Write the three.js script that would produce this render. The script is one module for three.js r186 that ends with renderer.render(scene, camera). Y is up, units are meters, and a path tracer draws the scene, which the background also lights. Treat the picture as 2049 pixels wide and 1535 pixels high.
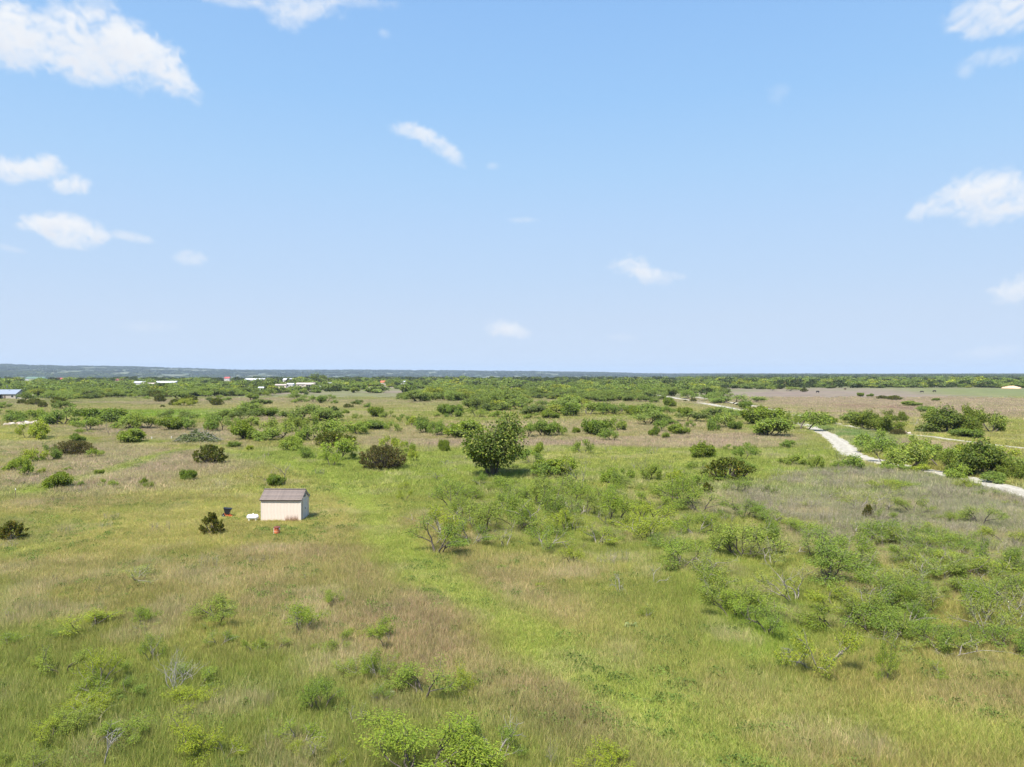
import * as THREE from 'three';
import { MarchingCubes } from 'three/addons/objects/MarchingCubes.js';
import { mergeGeometries } from 'three/addons/utils/BufferGeometryUtils.js';

// ---------------------------------------------------------------- camera, sky, sun, exposure
const scene = new THREE.Scene();
const EYE = 13.3, FOCAL = 1470, PITCH = Math.atan(19.5 / FOCAL);       // a drone 13 m up, looking almost level
const camera = new THREE.PerspectiveCamera(2 * Math.atan(767.5 / FOCAL) * 180 / Math.PI, 2049 / 1535, 0.5, 60000);
camera.position.set(0, EYE, 0);
camera.rotation.x = -PITCH;
scene.add(camera);
const renderer = new THREE.WebGLRenderer();
renderer.toneMapping = THREE.LinearToneMapping;
renderer.toneMappingExposure = 2.0;
renderer.shadowMap.enabled = true;
const EXPOSE = 2.0;

const SUN = new THREE.Vector3(-0.27, 0.84, 0.40).normalize();
const sun = new THREE.DirectionalLight(new THREE.Color(1, 0.955, 0.88), 4.6);
sun.name = 'sun';
sun.position.copy(SUN).multiplyScalar(400);
sun.shadow.radius = 6;
sun.castShadow = true;
sun.shadow.mapSize.set(4096, 4096);
Object.assign(sun.shadow.camera, { left: -250, right: 250, top: 250, bottom: -250, near: 1, far: 1200 });
scene.add(sun, sun.target);

// ---------------------------------------------------------------- random numbers and noise
function mulberry(a) {
  return () => { a |= 0; a = a + 0x6D2B79F5 | 0; let t = Math.imul(a ^ a >>> 15, 1 | a); t = t + Math.imul(t ^ t >>> 7, 61 | t) ^ t; return ((t ^ t >>> 14) >>> 0) / 4294967296; };
}
const PERM = new Float32Array(65536);
{ const r = mulberry(77); for (let i = 0; i < 65536; i++) PERM[i] = r(); }
function vnoise(x, y) {                                     // value noise, 0..1
  const xi = Math.floor(x), yi = Math.floor(y); let u = x - xi, v = y - yi;
  u = u * u * (3 - 2 * u); v = v * v * (3 - 2 * v);
  const a = (xi & 255), b = (xi + 1 & 255), c = (yi & 255) << 8, d = (yi + 1 & 255) << 8;
  return (PERM[a | c] * (1 - u) + PERM[b | c] * u) * (1 - v) + (PERM[a | d] * (1 - u) + PERM[b | d] * u) * v;
}
function fbm(x, y, n = 4) { let s = 0, a = 0.5, t = 0; for (let i = 0; i < n; i++) { s += a * vnoise(x + i * 17.3, y - i * 9.7); t += a; a *= 0.5; x *= 2.03; y *= 2.03; } return s / t; }
const lerp = (a, b, t) => a + (b - a) * t;
const clamp = (x, a = 0, b = 1) => Math.min(b, Math.max(a, x));
const sstep = (a, b, x) => { const t = clamp((x - a) / (b - a)); return t * t * (3 - 2 * t); };
const toLin = (c) => { c /= 255; return c <= 0.04045 ? c / 12.92 : ((c + 0.055) / 1.055) ** 2.4; };

// the direction in which a place of the photograph lies, and the ground point there
const CP = Math.cos(PITCH), SP = Math.sin(PITCH);
function ray(px, py) { const x = (px - 1024.5) / FOCAL, y = (767.5 - py) / FOCAL; return [x, y * CP - SP, -y * SP - CP]; }
function at(px, py) { const d = ray(px, py), t = EYE / -d[1]; return [d[0] * t, d[2] * t]; }
function angles(px, py) { const d = ray(px, py); return [Math.atan2(d[0], -d[2]) * 180 / Math.PI, Math.atan2(d[1], Math.hypot(d[0], d[2])) * 180 / Math.PI]; }

// ---------------------------------------------------------------- the sky: air and fair-weather clouds
{
  const w = 4096, h = 2048, data = new Float32Array(w * h * 4);
  const stops = [[-90, 206, 222, 243], [0.5, 209, 225, 246], [4.2, 203, 222, 246], [7.3, 194, 219, 248], [11.4, 184, 215, 250], [15.1, 173, 211, 250], [20.3, 157, 202, 249], [26.2, 145, 192, 245], [40, 116, 172, 238], [60, 96, 156, 228], [90, 84, 144, 218]]
    .map(([e, ...c]) => [e, ...c.map((v) => toLin(v) / EXPOSE)]);
  // clouds: [azimuth, elevation, half width, half height, tilt, opacity], in degrees
  const clouds = [];
  const cloud = (px, py, hw, hh, tilt = 0, o = 1) => { const [a, e] = angles(px, py), k = 180 / Math.PI / FOCAL * Math.cos(a * Math.PI / 180); clouds.push([a, e, hw * k, hh * k, tilt, o]); };
  cloud(-10, 50, 60, 62, 0, 0.95); cloud(70, 88, 120, 52, 3, 0.97); cloud(185, 78, 130, 52, 5, 0.97); cloud(270, 110, 95, 55, 22, 0.97); cloud(335, 145, 60, 32, 40, 0.9); cloud(180, 130, 75, 38, 0, 0.8); cloud(370, 172, 40, 22, 40, 0.45);
  cloud(190, 5, 40, 18, 0, 0.4); cloud(600, 8, 90, 26, -5, 0.8); cloud(470, 2, 80, 12, 0, 0.5); cloud(570, 38, 40, 20, 10, 0.6); cloud(720, 5, 70, 12, 0, 0.4);
  cloud(822, 263, 46, 15, 8, 0.62); cloud(868, 283, 52, 18, 30, 0.68); cloud(906, 308, 32, 16, 42, 0.5); cloud(770, 68, 14, 9, 0, 0.35); cloud(985, 332, 14, 8, 0, 0.3);
  cloud(10, 342, 62, 30, 0, 1); cloud(75, 340, 45, 20, -4, 0.97); cloud(97, 322, 18, 16, 20, 0.85); cloud(125, 374, 24, 15, 0, 0.9); cloud(155, 370, 24, 20, 0, 0.92);
  cloud(80, 452, 42, 20, 0, 0.95); cloud(135, 452, 52, 30, 5, 1); cloud(150, 480, 46, 18, 0, 0.92); cloud(190, 470, 26, 12, 0, 0.8); cloud(262, 475, 34, 12, 6, 0.65); cloud(292, 480, 18, 9, 0, 0.55); cloud(382, 517, 32, 18, 5, 0.55); cloud(20, 497, 32, 7, 12, 0.25);
  cloud(1985, 18, 75, 38, -5, 0.75); cloud(1965, 55, 45, 22, 10, 0.65); cloud(2045, 25, 50, 38, 0, 0.85); cloud(2005, 112, 56, 22, 0, 0.45); cloud(1932, 142, 20, 14, 30, 0.3);
  cloud(1905, 405, 62, 28, -12, 0.85); cloud(1970, 385, 75, 42, -6, 0.97); cloud(1985, 418, 70, 30, 0, 0.85); cloud(2045, 400, 40, 34, 0, 0.95); cloud(1840, 425, 30, 15, -30, 0.55);
  cloud(1262, 533, 38, 24, 5, 0.85); cloud(1300, 550, 46, 19, 14, 0.8); cloud(1350, 552, 22, 9, 10, 0.35); cloud(2025, 582, 42, 26, -8, 0.85); cloud(2070, 570, 50, 30, 0, 0.9);
  cloud(1003, 655, 34, 18, 0, 0.85); cloud(1032, 663, 30, 14, 10, 0.6); cloud(1048, 440, 32, 6, 0, 0.3); cloud(300, 652, 60, 12, 0, 0.18); cloud(1975, 705, 60, 14, -4, 0.28); cloud(1245, 675, 30, 9, 0, 0.2); cloud(1555, 190, 22, 22, 0, 0.13);
  const rc = mulberry(5);                                    // the same kind of sky goes on all round
  for (let i = 0; i < 90; i++) { const a = rc() * 360 - 180, e = 2 + rc() * rc() * 70; if (Math.abs(a) < 39 && e < 29) continue; const s = (0.6 + rc() * 2.6) * (0.4 + e / 40); for (let k = 0; k < 4; k++) clouds.push([a + (rc() - 0.5) * 2.4 * s, e + (rc() - 0.5) * 0.7 * s, s * (0.7 + rc() * 0.6), s * (0.3 + rc() * 0.25), (rc() - 0.5) * 40, 0.5 + rc() * 0.5]); }
  const cw = [toLin(246) / EXPOSE, toLin(249) / EXPOSE, toLin(253) / EXPOSE], cs = [toLin(226) / EXPOSE, toLin(231) / EXPOSE, toLin(242) / EXPOSE];
  const cols = new Array(1024).fill(0).map(() => []);       // clouds by azimuth column
  clouds.forEach((c, i) => { for (let k = 0; k < 1024; k++) { const a = k / 1024 * 360 - 180; let d = a - c[0]; d -= Math.round(d / 360) * 360; if (Math.abs(d) < c[2] * 1.6 / Math.max(0.2, Math.cos(c[1] * Math.PI / 180)) + c[3] + 0.8) cols[k].push(i); } });
  for (let j = 0; j < h; j++) {
    const el = ((j + 0.5) / h - 0.5) * 180, ce = Math.cos(el * Math.PI / 180);
    let s = 0; while (s < stops.length - 2 && stops[s + 1][0] < el) s++;
    const t = clamp((el - stops[s][0]) / (stops[s + 1][0] - stops[s][0])), base = [1, 2, 3].map((k) => lerp(stops[s][k], stops[s + 1][k], t));
    for (let i = 0; i < w; i++) {
      const th = ((i + 0.5) / w - 0.5) * 2 * Math.PI, dx = Math.cos(th) * ce, dz = Math.sin(th) * ce, dy = Math.sin(el * Math.PI / 180);
      let [r, g, b] = base;
      const near = clamp((dx * SUN.x + dy * SUN.y + dz * SUN.z) * 0.5 + 0.5), wh = 0.09 * sstep(0.25, 0.95, near) * sstep(-2, 12, el);   // paler towards the sun
      r = lerp(r, 0.66 / EXPOSE, wh); g = lerp(g, 0.79 / EXPOSE, wh); b = lerp(b, 0.97 / EXPOSE, wh);
      if (el > 0) {
        const az = Math.atan2(dx, -dz) * 180 / Math.PI, list = cols[Math.min(1023, Math.floor((az + 180) / 360 * 1024))];
        let dens = 0, shade = 0; const wu = list.length ? (fbm(az * 1.3, el * 1.3 + 7, 2) - 0.5) * 2.5 : 0;
        for (const n of list) {
          const c = clouds[n]; let da = az - c[0]; da -= Math.round(da / 360) * 360; da *= ce; const de = el - c[1], ct = Math.cos(c[4] * Math.PI / 180), st = Math.sin(c[4] * Math.PI / 180);
          const u = (da * ct - de * st) / c[2], v = (da * st + de * ct) / c[3], q = u * u + v * v;
          if (q > 2.1) continue;
          const f = 1 - q + (fbm(az * ce * 0.7 + 3, el * 1.0, 3) - 0.5) * 1.0 + (fbm(az * ce * 2.2 + wu, el * 2.8 + 40 + wu * 0.7, 5) - 0.5) * 1.25;
          const o = c[5] * sstep(-0.32, 1.5, f);
          dens = 1 - (1 - dens) * (1 - o);
          shade += o * clamp(0.35 - v * 0.6);
        }
        if (dens > 0) {
          shade = clamp(shade * 0.55 + (fbm(az * 1.6 + 9, el * 2.2, 3) - 0.5) * 0.35);
          dens = clamp(dens);
          r = lerp(r, lerp(cw[0], cs[0], shade), dens); g = lerp(g, lerp(cw[1], cs[1], shade), dens); b = lerp(b, lerp(cw[2], cs[2], shade), dens);
        }
      }
      const o = (j * w + i) * 4; data[o] = r; data[o + 1] = g; data[o + 2] = b; data[o + 3] = 1;
    }
  }
  const t = new THREE.DataTexture(data, w, h, THREE.RGBAFormat, THREE.FloatType);
  t.mapping = THREE.EquirectangularReflectionMapping; t.magFilter = THREE.LinearFilter; t.needsUpdate = true;
  scene.background = t; scene.environment = t;
}
scene.fog = new THREE.FogExp2(new THREE.Color(0.66, 0.81, 1.0), 0.00006);

// ---------------------------------------------------------------- helpers for things
const taken = new Map();
function numbered(name) { const n = taken.get(name) || 0; taken.set(name, n + 1); return n ? name + '_' + String(n).padStart(3, '0') : name; }
function tag(o, label, category, group) { o.userData.label = label; o.userData.category = category; if (group) o.userData.group = group; return o; }
function shadows(o) { o.castShadow = true; o.receiveShadow = true; return o; }
function mesh(name, geometry, material, parent) { const m = shadows(new THREE.Mesh(geometry, material)); m.name = parent ? name : numbered(name); (parent || scene).add(m); return m; }
function group(name, x = 0, y = 0, z = 0, turn = 0) { const g = new THREE.Group(); g.name = numbered(name); g.position.set(x, y, z); g.rotation.y = turn; scene.add(g); return g; }
function mat(r, g, b, rough = 0.9, more = {}) { return new THREE.MeshStandardMaterial({ color: new THREE.Color().setRGB(r, g, b), roughness: rough, ...more }); }
function box(w, h, d, x = 0, y = 0, z = 0, rx = 0, ry = 0, rz = 0) { const g = new THREE.BoxGeometry(w, h, d); if (rx || ry || rz) g.applyMatrix4(new THREE.Matrix4().makeRotationFromEuler(new THREE.Euler(rx, ry, rz))); g.translate(x, y, z); return g; }
function cyl(r0, r1, h, x = 0, y = 0, z = 0, n = 16) { const g = new THREE.CylinderGeometry(r0, r1, h, n); g.translate(x, y, z); return g; }
function bar(a, b, r, n = 7) { const A = new THREE.Vector3(...a), B = new THREE.Vector3(...b), d = B.clone().sub(A), g = new THREE.CylinderGeometry(r, r, d.length(), n); g.applyQuaternion(new THREE.Quaternion().setFromUnitVectors(new THREE.Vector3(0, 1, 0), d.normalize())); g.translate(...A.add(B).multiplyScalar(0.5).toArray()); return g; }
function merged(list) { return mergeGeometries(list.map((g) => { const q = g.index ? g.toNonIndexed() : g; for (const k of Object.keys(q.attributes)) if (k !== 'position' && k !== 'normal') q.deleteAttribute(k); return q; })); }

// ---------------------------------------------------------------- the lie of the land
const RIDGE = [[-400, 731], [0, 733], [250, 736], [340, 738], [480, 741], [700, 741], [960, 743], [1185, 745], [1300, 747.6], [1500, 748.6], [2500, 748.6]];
function ridge(az) {
  const p = 1024.5 + FOCAL * Math.tan(clamp(az, -1.2, 1.2)); let i = 0; while (i < RIDGE.length - 2 && RIDGE[i + 1][0] < p) i++;
  const y = lerp(RIDGE[i][1], RIDGE[i + 1][1], clamp((p - RIDGE[i][0]) / (RIDGE[i + 1][0] - RIDGE[i][0])));
  return EYE + (748 - y) / FOCAL * 9000;
}
function land(x, z) {
  const r = Math.hypot(x, z); if (r < 1300) return 0;
  const az = Math.atan2(x, -z), right = sstep(0.12, 0.30, az);
  return -46 * (1 - right) * sstep(1500, 2600, r) + (ridge(az) - 6 + 46 * (1 - right)) * sstep(3200, 9000, r) + (fbm(x / 900 + 5, z / 900, 3) - 0.5) * (8 + 12 * (1 - right)) * sstep(1800, 4500, r);
}
const NEARX = 160, NEARZ = -230;
function relief(x, z) { const e = Math.min(sstep(NEARX, NEARX - 20, Math.abs(x)), sstep(NEARZ, NEARZ + 20, z)); return e * ((fbm(x / 9, z / 9, 3) - 0.5) * 0.22); }
const groundY = (x, z) => (Math.abs(x) < NEARX && z > NEARZ ? relief(x, z) : land(x, z));

// ---------------------------------------------------------------- what covers the ground, where
const C = {                                                  // base colours of the covers (linear)
  olive: [0.222, 0.206, 0.062], green: [0.188, 0.212, 0.046], mown: [0.212, 0.243, 0.050], lawn: [0.262, 0.242, 0.076], tan: [0.264, 0.220, 0.105], mauve: [0.272, 0.205, 0.150],
  rose: [0.246, 0.182, 0.112], weed: [0.205, 0.198, 0.118], lush: [0.120, 0.175, 0.060], bright: [0.155, 0.215, 0.028], straw: [0.305, 0.262, 0.145], scrub: [0.198, 0.190, 0.085], deepShaded: [0.165, 0.182, 0.044], brick: [0.215, 0.140, 0.112],
};
// [cover, height of the grass, strength, softness in metres, corners as places in the photograph]
const ZONES = [
  ['mauve', 0.8, 0.8, 9, [[0, 880], [0, 985], [150, 992], [330, 985], [430, 962], [520, 935], [560, 912], [430, 904], [400, 893], [250, 890], [120, 884]]],
  ['tan', 0.8, 0.45, 8, [[0, 985], [0, 1030], [250, 1010], [420, 1000], [440, 960], [250, 985]]],
  ['lawn', 0.4, 0.7, 8, [[0, 1030], [0, 1110], [420, 1110], [640, 1090], [720, 1050], [720, 985], [560, 950], [430, 975], [400, 1005], [250, 1015]]],
  ['mauve', 0.9, 0.9, 5, [[720, 884], [900, 877], [1200, 878], [1400, 866], [1600, 874], [1650, 886], [1620, 897], [1500, 901], [1200, 897], [900, 899], [760, 893]]],
  ['mauve', 0.8, 0.55, 10, [[560, 893], [700, 872], [900, 845], [1200, 840], [1450, 845], [1450, 870], [1200, 880], [900, 880], [720, 892]]],
  ['mauve', 0.8, 0.75, 8, [[80, 856], [300, 850], [460, 858], [620, 858], [620, 878], [430, 884], [300, 884], [140, 868]]],
  ['lawn', 0.4, 0.9, 5, [[-60, 856], [45, 857], [60, 868], [130, 880], [60, 884], [-60, 884]]],
  ['mauve', 0.8, 0.8, 10, [[460, 838], [505, 826], [620, 822], [640, 832], [560, 846], [500, 850]]],
  ['bright', 0.7, 0.95, 9, [[180, 824], [300, 820], [560, 818], [540, 826], [480, 832], [460, 838], [330, 837], [200, 834]]],
  ['straw', 0.6, 0.7, 12, [[620, 824], [760, 822], [800, 832], [720, 838], [630, 834]]],
  ['tan', 0.6, 0.55, 12, [[0, 812], [300, 812], [600, 806], [800, 812], [620, 819], [180, 821], [0, 823]]],
  ['green', 0.7, 0.9, 6, [[430, 906], [560, 898], [800, 898], [1200, 898], [1420, 903], [1600, 900], [1660, 930], [1560, 990], [1250, 985], [950, 975], [700, 970], [600, 940], [480, 925]]],
  ['lawn', 0.6, 0.5, 4, [[1000, 900], [1400, 905], [1400, 930], [1100, 935], [1000, 925]]],
  ['lush', 1.0, 0.9, 5, [[1610, 846], [1700, 858], [1790, 872], [1800, 900], [1720, 900], [1700, 885], [1640, 862]]],
  ['green', 1.0, 0.8, 5, [[1560, 885], [1660, 880], [1690, 905], [1700, 930], [1640, 985], [1560, 970]]],
  ['mauve', 0.9, 0.9, 4, [[1780, 874], [1960, 893], [1990, 905], [1880, 912], [1790, 895]]],
  ['lawn', 0.4, 0.9, 3, [[1830, 864], [1880, 867], [2100, 885], [2100, 893], [1940, 882], [1820, 869]]],
  ['weed', 1.1, 0.9, 6, [[1440, 975], [1700, 935], [1900, 955], [2150, 990], [2150, 1130], [1900, 1130], [1700, 1110], [1560, 1060], [1440, 1010]]],
  ['green', 0.9, 0.7, 5, [[850, 975], [1250, 985], [1450, 1060], [1600, 1180], [1640, 1290], [1500, 1290], [1350, 1200], [1250, 1120], [1050, 1060], [880, 1010]]],
  ['bright', 0.9, 0.7, 2.2, [[1380, 1180], [1560, 1200], [1650, 1290], [1600, 1360], [1500, 1330], [1430, 1260]]],
  ['tan', 1.0, 0.5, 4, [[820, 1040], [900, 1060], [1050, 1140], [1250, 1250], [1150, 1250], [980, 1165], [850, 1110]]],
  ['rose', 1.0, 0.55, 4, [[560, 1095], [700, 1095], [800, 1140], [900, 1215], [1040, 1290], [1200, 1370], [1330, 1450], [1150, 1430], [900, 1330], [760, 1270], [640, 1190]]],
  ['tan', 0.9, 0.55, 3, [[0, 1130], [350, 1120], [560, 1110], [640, 1190], [760, 1280], [560, 1260], [300, 1200], [0, 1200]]],
  ['green', 1.15, 0.6, 3, [[-80, 1230], [560, 1270], [740, 1400], [700, 1600], [-200, 1600]]],
  ['deepShaded', 1.1, 0.6, 3, [[-200, 1290], [420, 1330], [760, 1400], [1050, 1470], [1250, 1600], [-300, 1600]]],  // greener near grass, its colour also darkened for shade among the blades
  ['mauve', 0.8, 0.9, 25, [[1420, 785], [1560, 783], [1800, 779], [1880, 788], [2200, 798], [2200, 832], [1900, 836], [1700, 840], [1600, 824], [1520, 806]]],
  ['green', 0.5, 0.85, 25, [[1780, 777], [2250, 777], [2250, 800], [2000, 796], [1880, 789]]],
  ['lush', 0.6, 0.25, 25, [[1950, 777], [2250, 777], [2250, 790], [1980, 788]]],
  ['brick', 0.6, 0.7, 9, [[1640, 809], [1760, 811], [1860, 815], [1840, 821], [1700, 817]]],
  ['brick', 0.6, 0.45, 20, [[1540, 783], [1600, 785], [1630, 790], [1560, 789]]],
];
const TRACKS = [                                             // mown strips and worn tracks: [cover, grass height, strength, half width, softness, places]
  ['mown', 0.38, 0.84, 1.9, 1.2, [[690, 985], [725, 1005], [755, 1045], [790, 1090], [850, 1140], [940, 1195], [1050, 1262], [1180, 1345], [1320, 1440], [1500, 1560]]],
  ['mown', 0.45, 0.5, 1.7, 1.5, [[1180, 1345], [1400, 1410], [1650, 1440], [1900, 1460], [2150, 1480]]],
  ['mown', 0.35, 0.75, 1.6, 1.2, [[690, 985], [660, 955], [560, 925]]],
  ['green', 0.4, 0.85, 1.7, 1.0, [[60, 985], [150, 962], [250, 934], [340, 906], [390, 898], [440, 894]]],
  ['lawn', 0.4, 0.6, 1.7, 1.0, [[250, 890], [380, 897], [500, 905]]],
];
const ROADS = [
  { name: 'gravel_road', half: 2.05, label: 'white', pts: [[1300, 786.5], [1318, 791], [1350, 796.5], [1397, 804.5], [1425, 809.5], [1470, 819], [1510, 827], [1560, 838], [1590, 845.5], [1612, 852], [1640, 863], [1664, 875], [1684, 890], [1693, 901], [1712, 913], [1745, 921.5], [1800, 933], [1890, 949], [1960, 964], [2049, 988], [2200, 1030]] },
  { name: 'gravel_road', half: 1.75, label: 'pale', pts: [[1395, 795], [1440, 801.5], [1480, 808], [1503, 812], [1530, 817.5], [1560, 824], [1600, 831.5], [1640, 840], [1700, 853.5], [1740, 860], [1790, 866], [1820, 870], [1880, 877.5], [1940, 885.5], [2049, 898], [2200, 916]] },
];
const worldPts = (p) => p.map(([a, b]) => at(a, b));
function inside(P, x, z) { let c = false; for (let i = 0, j = P.length - 1; i < P.length; j = i++) if ((P[i][1] > z) !== (P[j][1] > z) && x < (P[j][0] - P[i][0]) * (z - P[i][1]) / (P[j][1] - P[i][1]) + P[i][0]) c = !c; return c; }
function lineDist(P, x, z, closed) { let m = 1e9; for (let i = closed ? 0 : 1, j = closed ? P.length - 1 : 0; i < P.length; j = i++) { const ax = P[j][0], az = P[j][1], bx = P[i][0] - ax, bz = P[i][1] - az, t = clamp(((x - ax) * bx + (z - az) * bz) / (bx * bx + bz * bz)); const dx = x - ax - bx * t, dz = z - az - bz * t; m = Math.min(m, dx * dx + dz * dz); } return Math.sqrt(m); }
const bounds = (P, m) => [Math.min(...P.map((p) => p[0])) - m, Math.max(...P.map((p) => p[0])) + m, Math.min(...P.map((p) => p[1])) - m, Math.max(...P.map((p) => p[1])) + m];
function smoothLine(pts, step) { const c = new THREE.CatmullRomCurve3(pts.map(([x, z]) => new THREE.Vector3(x, 0, z)), false, 'centripetal'); return c.getSpacedPoints(Math.ceil(c.getLength() / step)).map((v) => [v.x, v.z]); }
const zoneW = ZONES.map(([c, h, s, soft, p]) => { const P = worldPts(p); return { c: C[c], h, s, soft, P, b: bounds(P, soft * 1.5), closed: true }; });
const trackW = TRACKS.map(([c, h, s, half, soft, p]) => { const P = smoothLine(worldPts(p), 2); return { c: C[c], h, s, soft, half, P, b: bounds(P, half + soft) }; });
const roadW = ROADS.map((r) => { const P = smoothLine(worldPts(r.pts), 1.5); return { ...r, P, b: bounds(P, r.half + 2) }; });

// a sheet of ground covers: colour, height of the grass and bare road, on a grid
function coverGrid(x0, x1, z0, z1, cell) {
  const nx = Math.round((x1 - x0) / cell) + 1, nz = Math.round((z1 - z0) / cell) + 1, a = new Float32Array(nx * nz * 5);
  for (let j = 0; j < nz; j++) for (let i = 0; i < nx; i++) {
    const x = x0 + i * cell, z = z0 + j * cell, r = Math.hypot(x, z), o = (j * nx + i) * 5;
    const n1 = fbm(x / 14 + 3, z / 14, 3), n2 = fbm(x / 5 - 8, z / 5 + 2, 3), n3 = fbm(x / 70 + 31, z / 70 - 4, 3);
    let c = C.olive.slice(), h = 0.85;
    const mixIn = (d, w) => { for (let k = 0; k < 3; k++) c[k] = lerp(c[k], d[k], w); };
    mixIn(C.green, sstep(0.45, 0.7, n1) * 0.7); mixIn(C.tan, sstep(0.5, 0.72, n2) * 0.5);
    if (r > 250) { const f = sstep(250, 420, r); mixIn(C.scrub, f * 0.7); mixIn(C.mauve, f * sstep(0.46, 0.62, n3) * 0.8); mixIn(C.green, f * sstep(0.55, 0.7, n1) * 0.5); }
    const wx = (fbm(x / 6, z / 6 + 50, 3) - 0.5) * 5, wz = (fbm(x / 6 + 70, z / 6, 3) - 0.5) * 5;
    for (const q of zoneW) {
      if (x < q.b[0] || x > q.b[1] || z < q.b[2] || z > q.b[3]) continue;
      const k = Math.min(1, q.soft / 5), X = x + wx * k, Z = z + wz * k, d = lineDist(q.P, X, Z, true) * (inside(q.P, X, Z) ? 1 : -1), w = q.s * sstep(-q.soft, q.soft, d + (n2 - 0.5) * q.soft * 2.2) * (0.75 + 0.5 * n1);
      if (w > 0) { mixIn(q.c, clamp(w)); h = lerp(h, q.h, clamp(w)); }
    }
    for (const q of trackW) {
      if (x < q.b[0] || x > q.b[1] || z < q.b[2] || z > q.b[3]) continue;
      const d = lineDist(q.P, x, z, false), w = q.s * sstep(q.half + q.soft, q.half - q.soft, d + (n2 - 0.5) * 1.8);
      if (w > 0) { mixIn(q.c, w); h = lerp(h, q.h, w); }
    }
    let road = 0;
    for (const q of roadW) if (x > q.b[0] && x < q.b[1] && z > q.b[2] && z < q.b[3]) road = Math.max(road, sstep(q.half + 0.5, q.half - 0.1, lineDist(q.P, x, z, false)));
    a[o] = c[0]; a[o + 1] = c[1]; a[o + 2] = c[2]; a[o + 3] = h; a[o + 4] = road;
  }
  return (x, z, out) => {
    const u = clamp((x - x0) / cell, 0, nx - 1.001), v = clamp((z - z0) / cell, 0, nz - 1.001), i = Math.floor(u), j = Math.floor(v), fu = u - i, fv = v - j, o = (j * nx + i) * 5, p = o + nx * 5;
    for (let k = 0; k < 5; k++) out[k] = (a[o + k] * (1 - fu) + a[o + 5 + k] * fu) * (1 - fv) + (a[p + k] * (1 - fu) + a[p + 5 + k] * fu) * fv;
    return out;
  };
}
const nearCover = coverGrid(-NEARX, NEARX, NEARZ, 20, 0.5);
const midCover = coverGrid(-1400, 1400, -1800, 200, 5);
const cover = (x, z, out) => (Math.abs(x) < NEARX && z > NEARZ && z < 20 ? nearCover(x, z, out) : midCover(x, z, out));
console.log('covers done');

// ---------------------------------------------------------------- ground sheets
function sheet(name, x0, x1, z0, z1, cell, hole, height, uvScale, parent, material) {
  const nx = Math.round((x1 - x0) / cell), nz = Math.round((z1 - z0) / cell), pos = new Float32Array((nx + 1) * (nz + 1) * 3), uv = new Float32Array((nx + 1) * (nz + 1) * 2), idx = [];
  for (let j = 0; j <= nz; j++) for (let i = 0; i <= nx; i++) { const o = j * (nx + 1) + i, x = x0 + i * cell, z = z0 + j * cell; pos[o * 3] = x; pos[o * 3 + 1] = height(x, z); pos[o * 3 + 2] = z; uv[o * 2] = (x - x0) / (x1 - x0); uv[o * 2 + 1] = (z - z0) / (z1 - z0); }
  for (let j = 0; j < nz; j++) for (let i = 0; i < nx; i++) {
    const x = x0 + (i + 0.5) * cell, z = z0 + (j + 0.5) * cell;
    if (hole && x > hole[0] && x < hole[1] && z > hole[2] && z < hole[3]) continue;
    const a = j * (nx + 1) + i, b = a + 1, c = a + nx + 1, d = c + 1; idx.push(a, c, b, b, c, d);
  }
  const g = new THREE.BufferGeometry(); g.setAttribute('position', new THREE.BufferAttribute(pos, 3)); g.setAttribute('uv', new THREE.BufferAttribute(uv, 2)); g.setIndex(idx); g.computeVertexNormals();
  return mesh(name, g, material, parent);
}
function coverTexture(w, h, x0, x1, z0, z1, paint) {
  const d = new Uint8Array(w * h * 4), c = [0, 0, 0];
  for (let j = 0; j < h; j++) for (let i = 0; i < w; i++) {
    paint(x0 + (i + 0.5) / w * (x1 - x0), z0 + (j + 0.5) / h * (z1 - z0), c); const o = (j * w + i) * 4;
    for (let k = 0; k < 3; k++) { const v = clamp(c[k]); d[o + k] = Math.round(255 * (v <= 0.0031308 ? 12.92 * v : 1.055 * v ** (1 / 2.4) - 0.055)); } d[o + 3] = 255;
  }
  const t = new THREE.DataTexture(d, w, h); t.colorSpace = THREE.SRGBColorSpace; t.magFilter = THREE.LinearFilter; t.wrapS = t.wrapT = THREE.ClampToEdgeWrapping; t.needsUpdate = true; return t;
}
const out5 = [0, 0, 0, 0, 0];
const ground = group('ground'); ground.userData.kind = 'structure';
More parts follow.
